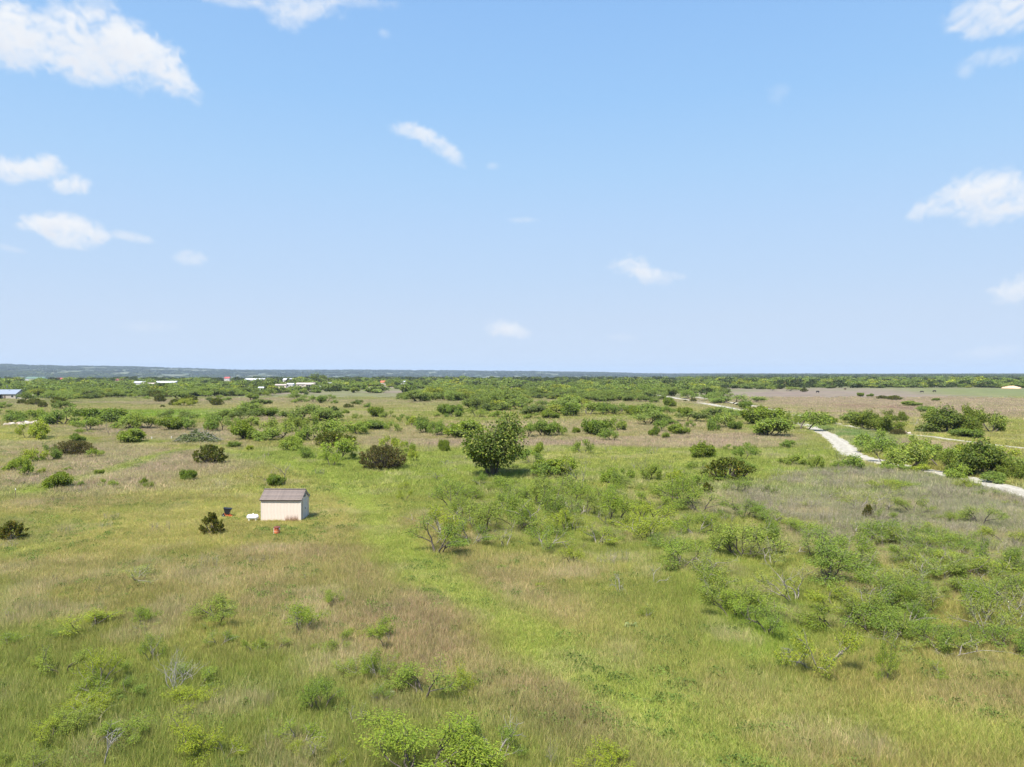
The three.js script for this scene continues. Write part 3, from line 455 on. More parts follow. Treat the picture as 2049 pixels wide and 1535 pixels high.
function place(px, py) {
  if (py < 800) return px > 1500 ? 'on the open brown field beyond the roads' : 'in the distant scrub towards the houses';
  if (px > 1690 && py < 880) return 'in the grove beyond the narrow gravel road';
  if (px > 1340 && py < 830) return 'along the far stretch of gravel road';
  if (px > 1600 && py < 970) return 'between the two white gravel roads';
  if (py < 893) return px < 460 ? 'in the scrub belt beyond the brush pile' : px < 820 ? 'in the scrub belt beyond the brown juniper' : 'in the scrub belt behind the big leafy tree';
  if (px < 460 && py < 1000) return 'in the mauve dry grass near the brush pile';
  if (py < 975) return 'on the green meadow around the big leafy tree';
  if (px > 850 && py < 1100) return px > 1430 ? 'among the grey weeds below the gravel road' : 'in the open thicket below the big leafy tree';
  if (px > 960) return 'in the thicket across the mown strip from the shed';
  return 'in the rough grass between shed and mown strip';
}
const SPECIAL = { '766,938': 'large round brownish juniper on the meadow beside the big leafy tree', '1456,963': 'broad dark juniper alone on the meadow below the gravel road bend', '147,911': 'wide flat brownish juniper in mauve dry grass', '419,929': 'round dark green juniper at the edge of the mauve grass above the shed', '424,1068': 'small spiky juniper beside the orange and black cart', '23,1081': 'small pointed juniper alone on the lawn far from the shed', '860,1562': 'wide vivid yellow mesquite bush at the foot of the rough slope', '1965,950': 'tall rounded bright tree between the two white gravel roads', '636,770': 'tall dark tree standing behind the distant beige house', '1608,861': 'leaning tree with bare trunk beside the gravel road bend', '922,877': 'dome-shaped bright green shrub directly behind the big leafy tree' };
const LANDMARKS = [[563, 1043, 'the cream shed'], [424, 1068, 'the small spiky juniper by the cart'], [23, 1081, 'the pointed juniper alone on the lawn'], [389, 888, 'the brush pile'], [70, 851, 'the pale rock heap'], [147, 911, 'the wide flat brown juniper'], [419, 929, 'the round juniper above the shed'], [568, 973, 'the dead snag behind the shed'], [766, 938, 'the large brownish juniper'], [985, 952, 'the big leafy tree'], [1456, 963, 'the broad dark juniper'], [1690, 900, 'the gravel road bend'], [1690, 841, 'the timber gate'], [1831, 855, 'the pale dead tree'], [1972, 866, 'the bare bush in the grove'], [350, 1385, 'the large bare twiggy bush'], [205, 1531, 'the twisted dead trunk'], [1310, 1172, 'the bleached forked branches'], [1240, 1190, 'the upright bleached shrub'], [1163, 1104, 'the curved dead stem'], [956, 1085, 'the pale fallen branches'], [1588, 1206, 'the grey half-dead tree'], [1887, 1322, 'the grey fallen log'], [1961, 1113, 'the thin dark dead stem'], [1900, 1055, 'the pale rocks among the weeds'], [1970, 1242, 'the dark leaning limbs'], [1104, 1535, 'the bare upright twigs'], [860, 1562, 'the vivid yellow bush'], [1263, 1258, 'the prickly pear'], [785, 1391, 'the small pale rock'], [610, 775, 'the distant beige house'], [521, 782, 'the small white shed'], [330, 770, 'the low metal-roofed barn'], [66, 798, 'the cream water tank'], [767, 770, 'the orange-roofed barn'], [1283, 875, 'the short dark stump'], [1636, 786, 'the lone black cow'], [1797, 872, 'the brown juniper by the road'], [1608, 861, 'the leaning tree at the bend'], [922, 877, 'the dome-shaped shrub'], [110, 1165, 'the small dead stem'], [197, 1190, 'the low dark dead bush'], [1738, 1038, 'the small juniper in the grey weeds'], [1965, 950, 'the tall rounded tree by the roads'], [303, 881, 'the lone white marker post']];
const WAITING = [];
let serial = 0;
function stand(kind, px, py, w, h) {
  const [x, z] = at(px, py), d = -z, k = d / FOCAL, set = taking[kind][d < 85 ? 1 : 0], v = px === 860 && py === 1562 ? DOME_Y[(serial++) * 0] : set[serial++ % set.length], rr = mulberry(serial * 31 + 7);
  const [name, look, noun, cat] = KIND[kind], mats = LEAF[kind], g = group(name, x, groundY(x, z) - 0.02, z, rr() * 6.28);
  const near = d < 85 ? 0.9 : 1, jun = kind === 'j' || kind === 'b' || kind === 'c', W = w * k * (jun ? 0.92 : near < 1 ? 1.12 : px > 1690 && py > 880 ? 1.08 : 0.95), H = h * k * near * (jun ? 1.0 : 0.98);
  g.scale.set(W, H, W * (0.85 + 0.3 * rr()));
  if (v.wood.attributes.position.count) mesh('trunk', v.wood, kind === 'w' ? barkGrey : d < 60 ? (serial % 2 ? barkGrey : barkDark) : barkDark, g);
  mesh('crown', v.leaf, mats[Math.floor(rr() * mats.length)], g);
  const key = px + ',' + py;
  if (SPECIAL[key]) return tag(g, SPECIAL[key], cat);
  const where = place(px, py), size = H < 1.2 ? 'low ' : H > 3.2 && kind !== 'c' ? 'tall ' : '';
  let best = null, bd = 1e9; for (const l of LANDMARKS) { const [lx, lz] = at(l[0], l[1]), q = Math.hypot(lx - x, lz - z); if (q < bd) { bd = q; best = l[2]; } }
  WAITING.push({ g, cat, who: size + look + ' ' + noun, mark: best, d: bd, kindOf: (noun === 'half-bare bush' ? 'half-bare bushes ' : noun + 's ') + where });
  return g;
}
for (const kind of Object.keys(PLANTS)) for (const p of PLANTS[kind]) stand(kind, ...p);
// low bushes scattered through the weeds and the rough grass
{
  const r = mulberry(4242);
  const spots = (n, x0, x1, y0, y1, kinds, w0, w1, tall = 0.5) => { for (let k = 0; k < n; k++) { const px = lerp(x0, x1, r()), py = lerp(y0, y1, r()); { const [qx, qz] = at(px, py); if (cover(qx, qz, out5)[4] > 0.01) continue; } const s = (py - 748) / 400, w = lerp(w0, w1, r()) * s; stand(kinds[Math.floor(r() * kinds.length)], px, py, w, w * (tall + 0.4 * r())); } };
  spots(46, 1440, 2049, 975, 1150, ['m', 'w', 'w', 'y', 'm'], 45, 85); spots(22, 1600, 2049, 1100, 1330, ['m', 'm', 'w', 'y'], 45, 90);
  spots(20, 0, 760, 1230, 1530, ['w', 'm', 'm', 'y'], 22, 45); spots(46, 870, 1440, 960, 1110, ['m', 'm', 'w', 'w', 'y'], 50, 105, 0.7); spots(13, 1420, 1960, 1070, 1290, ['m', 'w', 'y'], 45, 80); spots(22, 930, 1500, 900, 985, ['w', 'm', 'm'], 40, 85); spots(15, 1745, 2049, 908, 952, ['m', 'm', 'y'], 70, 120, 0.45); spots(16, 1700, 2049, 1130, 1300, ['m', 'w'], 45, 90, 0.6); spots(10, 1450, 1700, 905, 975, ['m', 'w'], 45, 90);
}
{                                                            // which one: counted outwards from the landmark it stands by
  const nth = ['', 'second', 'third', 'fourth', 'fifth', 'sixth', 'seventh', 'eighth', 'ninth', 'tenth', 'eleventh', 'twelfth', 'thirteenth', 'fourteenth', 'fifteenth', 'sixteenth', 'seventeenth', 'eighteenth'], sets = new Map();
  for (const w of WAITING) { const k = w.who + '|' + w.mark; if (!sets.has(k)) sets.set(k, []); sets.get(k).push(w); }
  for (const list of sets.values()) list.sort((a, b) => a.d - b.d).forEach((w, i) => tag(w.g, i ? w.who + ', ' + nth[Math.min(i, 17)] + ' one out from ' + w.mark : w.who + ' standing by ' + w.mark, w.cat, w.kindOf));
}
// the big tree
{
  const [x, z] = at(985, 952), k = -z / FOCAL, g = group('big_leafy_tree', x, groundY(x, z), z, 0.6);
  g.scale.set(98 * k, 112 * k, 96 * k);
  mesh('trunk', BIG.wood, barkDark, g); mesh('crown', BIG.leaf, LEAF.t[0], g);
  tag(g, 'big dark leafy tree with pale leaf undersides alone on the meadow', 'tree');
}
// dead wood: [x, foot, width, height, shape, colour, words]
const DEAD = [
  [568, 973, 62, 52, SNAG[1], barkGrey, 'grey dead snag with a long leaning branch behind the shed'], [890, 932, 30, 16, SNAG[2], barkGrey, 'broken grey dead branches on the meadow beside the big leafy tree'], [882, 962, 34, 24, SNAG[0], barkGrey, 'thin dead branches lying just below the big leafy tree'],
  [1283, 875, 9, 9, SNAG[3], barkDark, 'short dark stump in the mauve grass band'], [1831, 855, 18, 22, SNAG[2], barkPale, 'pale dead tree standing in the grove beyond the road'], [1849, 866, 34, 18, TWIG[0], barkPale, 'pale heap of dead twigs at the edge of the grove'], [1972, 866, 30, 28, TWIG[1], barkPale, 'bare grey bush at the end of the grove'],
  [350, 1385, 100, 98, TWIG[0], barkPale, 'large bare grey twiggy bush in the rough grass'], [205, 1531, 56, 112, SNAG[0], barkPale, 'tall twisted grey dead trunk in the rough grass'], [1310, 1172, 40, 38, SNAG[1], barkPale, 'bleached forked dead branches on green grass by the thicket'], [1240, 1190, 36, 50, SNAG[2], barkPale, 'upright bleached dead shrub between mown strip and thicket'],
  [1163, 1104, 12, 20, SNAG[0], barkDark, 'small dark curved dead stem in the open thicket'], [956, 1085, 50, 12, TWIG[1], barkPale, 'low pale fallen branches in the grass below the thicket'], [1104, 1535, 30, 76, TWIG[1], barkGrey, 'bare upright twigs at the foot of the rough slope'], [990, 1512, 70, 84, SNAG[3], barkPale, 'bleached dead branches rising through a grey-green mesquite'],
  [1588, 1206, 96, 74, SNAG[1], barkGrey, 'spreading grey half-dead tree in the middle of the thicket'], [1590, 1335, 66, 60, SNAG[2], barkPale, 'bleached dead branch reaching out beside a yellow mesquite'], [1887, 1322, 34, 16, SNAG[3], barkPale, 'grey fallen log at the edge of the thicket'], [1961, 1113, 14, 26, SNAG[0], barkDark, 'thin dark dead stem among the grey weeds'],
  [110, 1165, 12, 20, SNAG[2], barkGrey, 'small dead stem in the grass below the pointed juniper'], [197, 1190, 40, 22, TWIG[0], barkDark, 'low dark dead bush in dry grass'], [1970, 1242, 50, 84, SNAG[0], barkDark, 'dark leaning bare limbs beneath a tall mesquite'], [620, 1518, 44, 36, TWIG[1], barkPale, 'low bleached twigs beside a thin bush'],
];
DEAD.forEach(([px, py, w, h, g, m, label], i) => { const [x, z] = at(px, py), k = -z / FOCAL, o = mesh('dead_tree', g, m); o.position.set(x, groundY(x, z), z); o.rotation.y = i * 2.4; o.scale.set(w * k, h * k, w * k); tag(o, label, 'dead wood'); });
console.log('trees placed');

// ---------------------------------------------------------------- grass, forbs and weeds (stuff)
function grassPatch(seed, n, radius, h0, h1, wid, straw, lean = 0.5) {
  const r = mulberry(seed), L = new Leaves();
  const tufts = []; for (let k = 0; k < n / 9; k++) { const a = r() * 6.28, q = radius * Math.sqrt(r()); tufts.push([Math.cos(a) * q, Math.sin(a) * q, 0.7 + 0.6 * r(), r() < straw, (r() - 0.5) * 0.5, (r() - 0.5) * 0.5]); }
  for (let k = 0; k < n; k++) {
    const t = tufts[Math.floor(r() * tufts.length)], a = r() * 6.28, s = [Math.cos(a), 0, Math.sin(a)], h = lerp(h0, h1, r() * r()) * t[2], x = t[0] + (r() - 0.5) * radius * 0.25, z = t[1] + (r() - 0.5) * radius * 0.25, b = h * lean * (1 + 2 * r()), dx = Math.cos(a * 3.7) + t[4] * 2, dz = Math.sin(a * 3.7) + t[5] * 2;
    const f = (0.72 + 0.56 * r()), dry = t[3] || r() < 0.12, c = dry ? [f * 1.32, f * 1.16, f * 1.45] : [f * 0.94, f * 1.03, f * 0.88];
    L.blade([x, -0.03, z], [x + dx * b * 0.7, h, z + dz * b * 0.7], wid, s, c, [c[0] * 1.04, c[1] * 1.02, c[2]], norm([dx * 0.25 + s[2] * 0.5, 1, dz * 0.25 - s[0] * 0.5]));
  }
  return L.build();
}
function forbPatch(seed, n, radius, leaf) {
  const r = mulberry(seed), L = new Leaves();
  for (let k = 0; k < n; k++) { const a = r() * 6.28, q = radius * Math.sqrt(r()), hgt = 0.30 * (1 - (q / radius) ** 2) * (0.4 + 0.6 * r()), d = norm([r() - 0.5, r() * 0.5, r() - 0.5]), f = 0.75 + 0.5 * r(); L.leaf([Math.cos(a) * q, hgt, Math.sin(a) * q], d, norm(cross(d, unit(r))), leaf * (0.6 + 0.8 * r()), leaf * 0.3, [f, f, f], 0.3, 0.6); }
  return L.build();
}
function weedPatch(seed, n, radius) {
  const r = mulberry(seed), L = new Leaves();
  for (let k = 0; k < n; k++) { const a = r() * 6.28, q = radius * Math.sqrt(r()), x = Math.cos(a) * q, z = Math.sin(a) * q, h = 0.45 + 0.55 * r(), f = 0.8 + 0.4 * r(), dx = (r() - 0.5) * 0.3, dz = (r() - 0.5) * 0.3, s = [Math.cos(a), 0, Math.sin(a)];
    L.blade([x, 0, z], [x + dx, h, z + dz], 0.012, s, [f, f, f], [f, f, f], norm([s[2], 0.6, -s[0]]));
    for (let m = 0; m < 4; m++) { const t = 0.4 + 0.5 * r(), b = r() * 6.28; L.blade([x + dx * t, h * t, z + dz * t], [x + dx * t + Math.cos(b) * 0.16, h * t + 0.16, z + dz * t + Math.sin(b) * 0.16], 0.009, s, [f, f, f], [f, f, f], norm([s[2], 0.6, -s[0]])); } }
  return L.build();
}
const bladeMat = new THREE.MeshPhysicalMaterial({ color: 0xffffff, roughness: 1, vertexColors: true, side: THREE.DoubleSide, transmission: 0.45, thickness: 0, specularIntensity: 0.15 });
function scatter(name, geometries, list, material, label, category) {                // list of [x, z, sx, sy, r, g, b]
  const holder = group(name); holder.userData.kind = 'stuff'; holder.userData.label = label; holder.userData.category = category;
  const m = new THREE.Matrix4(), q = new THREE.Quaternion(), up = new THREE.Vector3(0, 1, 0), col = new THREE.Color(), rr = mulberry(list.length + 3);
  geometries.forEach((g, k) => {
    const mine = list.filter((_, i) => i % geometries.length === k), im = shadows(new THREE.InstancedMesh(g, material, mine.length)); im.name = geometries.length > 1 ? 'clumps' : 'tufts'; holder.add(im);
    mine.forEach((p, i) => { q.setFromAxisAngle(up, rr() * 6.2832); m.compose(new THREE.Vector3(p[0], (p[7] === undefined ? groundY(p[0], p[1]) : p[7]), p[1]), q, new THREE.Vector3(p[2], p[3], p[2])); im.setMatrixAt(i, m); im.setColorAt(i, col.setRGB(p[4], p[5], p[6])); });
    im.userData.kind = 'stuff';
  });
  return holder;
}
{
  const r = mulberry(99), near = [], mid = [], far = [], forbs = [], weeds = [], o = [0, 0, 0, 0, 0];
  const strew = (list, n, z0, z1, sz, fn) => { for (let k = 0; k < n; k++) { const d = Math.sqrt(lerp(z0 * z0, z1 * z1, r())), x = (r() - 0.5) * 2 * (d * 0.80 + 6), z = -d; cover(x, z, o); if (o[4] > 0.05) continue; fn(list, x, z, o, sz); } };
  const put = (list, x, z, c, sz) => {
    const f = 0.86 + 0.34 * fbm(x / 2.3, z / 2.3, 2) - 0.03, dry = sstep(0.52, 0.75, fbm(x / 3.7 + 20, z / 3.7, 3)) * 0.55 * sstep(0.28, 0.6, c[3]), lush = sstep(0.52, 0.72, fbm(x / 6.1 - 20, z / 6.1 + 8, 3)) * (c[0] > c[1] * 1.12 ? 0.12 : 0.4);
    let a = [0, 1, 2].map((k) => lerp(lerp(c[k], C.straw[k], dry), C.green[k], lush) * f * 1.66);
    list.push([x, z, sz * (0.8 + 0.5 * r()), sz * (0.75 + 0.5 * r()) * (0.25 + 0.85 * c[3]) * (1 + 0.35 * dry), ...a]);
  };
  const rows = (list, d0, d1, cell, sz) => { for (let d = d0; d < d1; d += cell) { const w = d * 0.80 + 6; for (let x = -w; x < w; x += cell) { const X = x + (r() - 0.5) * cell * 1.5, Z = -d - (r() - 0.5) * cell * 1.5; cover(X, Z, o); if (o[4] < 0.05 && (d < 320 || r() > sstep(320, 440, d))) put(list, X, Z, o, sz); } } };
  rows(near, 19, 50, 0.42, 0.95); rows(near, 50, 80, 0.50, 1.0); rows(mid, 78, 182, 0.85, 1.5); rows(far, 178, 440, 2.1, 2.8);
  scatter('meadow_grass', [1, 2, 3, 4, 5].map((k) => grassPatch(k, 300, 0.62, 0.12, 0.50, 0.011, 0.18, 0.36)), near, bladeMat, 'rough green and straw-coloured grass covering the near slope', 'grass');
  scatter('pasture_grass', [11, 12, 13, 14].map((k) => grassPatch(k, 210, 0.8, 0.12, 0.42, 0.022, 0.16)), mid, bladeMat, 'dry and green grass of the open pasture', 'grass');
  scatter('range_grass', [21, 22, 23].map((k) => grassPatch(k, 200, 1.0, 0.08, 0.24, 0.030, 0.06)), far, bladeMat, 'dry grass of the distant rangeland', 'grass');
  strew(forbs, 5200, 19, 80, 1, (l, x, z, c) => { if (fbm(x / 5 + 90, z / 5, 3) > 0.50 && c[3] > 0.45) { const f = 0.7 + 0.5 * r(); l.push([x, z, 0.5 + 0.8 * r(), 0.5 + 0.7 * r(), 0.150 * f, 0.215 * f, 0.040 * f]); } });
  strew(forbs, 4500, 80, 170, 1, (l, x, z, c) => { if (fbm(x / 7 + 90, z / 7, 3) > 0.52 && c[3] > 0.45) { const f = 0.7 + 0.5 * r(); l.push([x, z, 0.8 + 0.9 * r(), 0.7 + 0.8 * r(), 0.150 * f, 0.210 * f, 0.045 * f]); } });
  scatter('leafy_weeds', [31, 32, 33].map((k) => forbPatch(k, 110, 0.55, 0.11)), forbs, foliage(1, 1, 1), 'low leafy green weeds scattered through the grass', 'weeds');
  const region = worldPts([[1440, 985], [1700, 938], [1900, 958], [2200, 1000], [2200, 1160], [1900, 1140], [1700, 1110], [1560, 1060]]);
  strew(weeds, 26000, 48, 130, 1, (l, x, z) => { const i = inside(region, x, z); if (!(i ? r() < 0.30 * sstep(0.38, 0.62, fbm(x / 8, z / 8 + 3, 3)) + 0.05 : r() < 0.006)) return; const f = 0.75 + 0.5 * r(); l.push([x, z, 0.8 + 0.7 * r(), 0.7 + 0.6 * r(), 0.36 * f, 0.31 * f, 0.215 * f]); });
  scatter('dry_weeds', [41, 42].map((k) => weedPatch(k, 26, 0.6)), weeds, bladeMat, 'grey dry weed stalks standing below the gravel road', 'weeds');
}
console.log('grass done');

// ---------------------------------------------------------------- distant scrub and woods (stuff)
{
  const F = { ...M_MID, levels: 2, kids: [2, 3], leafFrom: 1, thin: 0.03, gaps: 0.05, per: 13, puff: 0.42, leaf: 0.30, slim: 0.34, len: 0.8, rad: 0.07, crook: 0.5 };
  const both = (t) => { const g = mergeGeometries([t.leaf, (() => { const w = t.wood.clone(), n = w.attributes.position.count, c = new Float32Array(n * 3).fill(0.5); for (let i = 0; i < n; i++) { c[i * 3] = 0.75; c[i * 3 + 1] = 0.45; c[i * 3 + 2] = 1.2; } w.setAttribute('color', new THREE.BufferAttribute(c, 3)); return w; })()]); return g; };
  const green = [0, 1, 2, 3, 4].map((k) => both(mesquite(800 + k, { ...F, stems: 3 + k % 3, lean: 0.6 + 0.1 * k })));
  const dark = [0, 1, 2].map((k) => juniper(820 + k, { plumes: 40, per: 9, fat: 0.15, size: 0.22, low: 0.8, brown: 0.1, root: 0.6, shape: DOME }).leaf);
  const r = mulberry(1234), g = [], d = [], hg = [], hd = [];
  const poly = (p) => worldPts(p);
  const A = poly([[-150, 766], [500, 770], [540, 792], [300, 794], [110, 802], [-40, 806], [-150, 806]]), B = poly([[810, 796], [900, 786], [1330, 778], [1350, 796], [1310, 815], [1250, 830], [1080, 834], [960, 824], [870, 815]]), house = poly([[480, 779], [700, 776], [700, 781], [480, 785]]), field = poly([[1410, 782.5], [1600, 778], [1790, 776.2], [2300, 776.2], [2300, 845], [1700, 845], [1560, 822], [1500, 806]]), openA = poly([[0, 806], [110, 802], [300, 795], [540, 793], [800, 800], [800, 812], [560, 820], [0, 824]]), strip = zoneW[8].P;
  const HOMES = [[4, 799, 52], [65, 798, 14], [92, 797, 16], [278, 771.6, 25], [296, 773, 24], [330, 770.5, 46], [561, 777.5, 22], [580, 776, 16], [610, 775, 38], [661, 773.8, 15], [640, 775, 12], [521.5, 782, 12], [534, 774, 10], [497.3, 781, 6], [508, 764.5, 38], [576, 766, 22], [66, 763, 36], [118, 763.5, 14], [240, 765.5, 20], [453, 761.5, 12], [767, 769.5, 13], [805, 769, 16], [15, 767, 12]].map(([px, py, w]) => { const [x, z] = at(px, py); return [Math.atan2(x, -z), Math.hypot(x, z), w / FOCAL * 0.5 + 0.0015, py < 767 ? 300 : py < 772 ? 220 : 120]; });
  const keep = (x, z) => { cover(x, z, out5); if (out5[4] > 0.02 || inside(view, x, z) || inside(view2, x, z)) return true; const a = Math.atan2(x, -z), q = Math.hypot(x, z); for (const [ha, hd, hw, hc] of HOMES) if (Math.abs(a - ha) < hw && q > hd - hc && q < hd + 14) return true; return false; };
  const tone = (dk) => { const f = 0.75 + 0.5 * r(); return dk ? [0.052 * f, 0.078 * f, 0.022 * f] : r() < 0.10 ? [0.26 * f, 0.29 * f, 0.028 * f] : [0.170 * f, 0.222 * f, 0.034 * f]; };
  const view = poly([[1296, 784], [1350, 795], [1425, 808], [1510, 826], [1560, 838], [1600, 850], [1592, 863], [1540, 852], [1480, 834], [1425, 822], [1350, 806], [1296, 794]]), view2 = poly([[1480, 808], [1560, 824], [1640, 840], [1720, 858], [1720, 866], [1640, 850], [1560, 832], [1480, 815]]);
  const gn = []; const addTree = (x, z, s, dk, fine) => { const t = tone(dk), y = land(x, z), w = s * (0.75 + 0.6 * r()); const l = dk ? d : fine ? gn : g; l.push([x, z, w * (dk ? 1 : 1.25), w * (dk ? 0.62 : 0.62) * (0.85 + 0.35 * r()), ...t, y]); };
  const fling = (n, d0, d1, fn) => { for (let k = 0; k < n; k++) { const q = Math.sqrt(lerp(d0 * d0, d1 * d1, r())), x = (r() - 0.5) * 2 * (q * 0.8 + 10), z = -q; fn(x, z, q); } };
  fling(30000, 190, 860, (x, z, q) => {
    if (keep(x, z) || inside(field, x, z) || inside(strip, x, z)) return;
    const a = inside(A, x, z), b = inside(B, x, z), o = inside(openA, x, z), c = fbm(x / 45, z / 45 + 7, 3);
    const p = house.length && inside(house, x, z) ? 0.16 : a ? 0.62 : b ? 0.66 * sstep(0.36, 0.5, c) : o ? 0.03 : q > 560 ? 0.30 * sstep(0.38, 0.52, c) : 0.14 * sstep(0.42, 0.58, c);
    if (r() < p * (q < 330 ? 0.28 : 0.55)) addTree(x, z, 3.2 + 3.4 * r(), r() < (a ? 0.12 : b ? 0.06 : 0.12), q < 480);
  });
  fling(9000, 620, 1500, (x, z, q) => { if (keep(x, z) || inside(field, x, z) || (inside(house, x, z) && r() < 0.75)) return; const az = Math.atan2(x, -z), c = fbm(x / 70 + 3, z / 110 + 7, 3); if (r() < (az > 0.22 ? 0.75 : 0.6) * sstep(0.34, 0.5, c)) addTree(x, z, 5 + 4.5 * r(), r() < (az > 0.22 ? 0.42 : 0.28 + 0.5 * sstep(850, 1150, q))); });
  fling(15000, 1350, 5200, (x, z, q) => { if (keep(x, z)) return; const az = Math.atan2(x, -z), c = fbm(x / 160, z / 420, 4); if (c > 0.6 && r() < 0.85) return; const tf = 0.7 + 0.5 * r(), t = r() < 0.75 ? [0.060 * tf, 0.088 * tf, 0.030 * tf] : [0.120 * tf, 0.160 * tf, 0.042 * tf], f = 8 + 7 * r() + q / 700; (r() < 0.5 ? hg : hd).push([x, z, f * 1.4, f * 0.5, ...t, land(x, z) - 0.5]); });
  fling(9000, 5000, 9600, (x, z, q) => { if (fbm(x / 160, z / 420, 4) > 0.6 && r() < 0.9) return; const tf = 0.6 + 0.6 * r(); hd.push([x, z, 30 + 30 * r(), 7 + 7 * r(), 0.055 * tf, 0.080 * tf, 0.032 * tf, land(x, z) - 1]); });
  scatter('mesquite_scrub', MID_M.slice(0, 4).map(both), gn, foliage(1, 1, 1), 'scattered mesquite scrub of the middle distance', 'scrub');
  scatter('distant_scrub', green, g, foliage(1, 1, 1), 'far belt of mixed green mesquite scrub between pasture and houses', 'scrub');
  scatter('distant_junipers', dark, d, foliage(1, 1, 1), 'far scattered dark junipers between pasture and houses', 'junipers');
  scatter('valley_woods', [green[0], green[1], dark[0], dark[1]], hg.concat(hd), foliage(1, 1, 1), 'far-off woods covering the valley and plain to the horizon', 'woods');
  console.log('scrub', gn.length, g.length, d.length, hg.length + hd.length);
}

// ---------------------------------------------------------------- the shed
function grainMap(w, h, r, g, b, amp, sx, sy) {
  const d = new Uint8Array(w * h * 4); for (let j = 0; j < h; j++) for (let i = 0; i < w; i++) { const v = 1 + (fbm(i * sx, j * sy, 4) - 0.5) * amp + (PERM[(i * 57 + j * 1031) & 65535] - 0.5) * amp * 0.5, o = (j * w + i) * 4; d[o] = clamp(r * v, 0, 255); d[o + 1] = clamp(g * v, 0, 255); d[o + 2] = clamp(b * v, 0, 255); d[o + 3] = 255; }
  const t = new THREE.DataTexture(d, w, h); t.colorSpace = THREE.SRGBColorSpace; t.wrapS = t.wrapT = THREE.RepeatWrapping; t.magFilter = THREE.LinearFilter; t.needsUpdate = true; return t;
}
{
  const [x, z] = at(563, 1043.5), S = group('garden_shed', x, 0, z - 1.15, -0.03), LX = 3.60, DZ = 2.30, WH = 1.98, RH = 2.68;
  const sidingMap = grainMap(64, 256, 215, 199, 184, 0.12, 0.25, 0.02), siding = [new THREE.MeshStandardMaterial({ map: sidingMap, roughness: 0.85 }), new THREE.MeshStandardMaterial({ map: sidingMap, roughness: 0.85, color: new THREE.Color(0.985, 0.985, 0.98) })], trim = mat(0.66, 0.58, 0.50, 0.8), roofMat = [0, 1, 2].map((k) => new THREE.MeshStandardMaterial({ map: grainMap(128, 32, [118, 108, 113][k], [106, 98, 102][k], [99, 93, 96][k], 0.5, 0.2, 0.3), roughness: 1 })), darkM = mat(0.02, 0.02, 0.02, 0.6);
  const core = mesh('wall_core', merged([box(LX - 0.06, WH - 0.1, DZ - 0.06, 0, (WH - 0.1) / 2 + 0.08, 0)]), trim, S);
  const n = 12, bw = LX / n; const bgeo = new THREE.BoxGeometry(bw - 0.006, WH - 0.06, 0.03);
  for (const s of [1, -1]) for (let k = 0; k < n; k++) { const b = mesh('siding_board', bgeo, siding[k % 2], S); b.position.set(-LX / 2 + bw * (k + 0.5), (WH - 0.06) / 2 + 0.07, s * (DZ / 2 - 0.012 + (k % 3) * 0.002)); }
  const m = 8, dw = DZ / m; for (const s of [1, -1]) for (let k = 0; k < m; k++) { const zc = -DZ / 2 + dw * (k + 0.5), top = WH + (RH - WH - 0.06) * (1 - Math.abs(zc) / (DZ / 2)), b = mesh('siding_board', new THREE.BoxGeometry(0.03, top - 0.08, dw - 0.012), siding[k % 2], S); b.position.set(s * (LX / 2 - 0.012), (top - 0.08) / 2 + 0.07, zc); }
  for (const sx of [1, -1]) for (const sz of [1, -1]) mesh('corner_trim', box(0.09, WH - 0.02, 0.09, sx * (LX / 2 - 0.02), WH / 2 + 0.06, sz * (DZ / 2 - 0.02)), trim, S);
  const ang = Math.atan2(RH - WH, DZ / 2), sl = Math.hypot(RH - WH, DZ / 2) + 0.14, rows = 7;
  for (const s of [1, -1]) for (let k = 0; k < rows; k++) { const c = (k + 0.5) / rows * sl, yy = RH + 0.05 - Math.sin(ang) * c, zz = s * Math.cos(ang) * c, b = mesh('shingle_course', box(LX + 0.24, 0.03, sl / rows + 0.05, 0, 0, 0), roofMat[(k + (s > 0 ? 0 : 1)) % 3], S); b.position.set((k % 2) * 0.012, yy + 0.012 * (k % 2 ? 0.2 : 0), zz); b.rotation.x = s * (ang - 0.035); }
  mesh('ridge_cap', box(LX + 0.26, 0.05, 0.2, 0, RH + 0.075, 0), roofMat[1], S);
  for (const s of [1, -1]) { mesh('fascia', box(LX + 0.2, 0.11, 0.025, 0, WH - 0.065, s * (DZ / 2 + 0.095)), mat(0.20, 0.15, 0.12, 0.8), S); for (const q of [1, -1]) mesh('barge_board', box(0.03, 0.11, sl, s * (LX / 2 + 0.095), (RH + WH) / 2 - 0.03, q * DZ / 4, q * ang), mat(0.42, 0.38, 0.35, 0.8), S); }
  const vent = mesh('gable_vent', box(0.03, 0.26, 0.5, LX / 2 + 0.02, WH + 0.22, 0), darkM, S); for (let k = 0; k < 4; k++) mesh('louvre', box(0.03, 0.015, 0.5, LX / 2 + 0.045, WH + 0.13 + k * 0.06, 0, 0, 0, 0.5), trim, vent);
  const door = mesh('door', box(0.03, 1.72, 1.3, LX / 2 + 0.022, 0.98, 0), mat(0.62, 0.57, 0.52, 0.8), S);
  for (const zz of [-0.63, -0.01, 0.63]) mesh('door_stile', box(0.025, 1.72, 0.08, LX / 2 + 0.05, 0.98, zz), trim, door); for (const yy of [0.16, 0.98, 1.8]) mesh('door_rail', box(0.022, 0.08, 1.18, LX / 2 + 0.048, yy, 0), trim, door);
  mesh('handle', box(0.05, 0.12, 0.03, LX / 2 + 0.075, 1.02, 0.06), darkM, door);
  mesh('skid', merged([box(LX - 0.1, 0.12, 0.1, 0, 0.04, DZ / 2 - 0.25), box(LX - 0.1, 0.12, 0.1, 0, 0.04, -DZ / 2 + 0.25)]), mat(0.12, 0.09, 0.07), S);
  tag(S, 'cream wooden garden shed with brown shingle roof on the mown grass', 'shed');
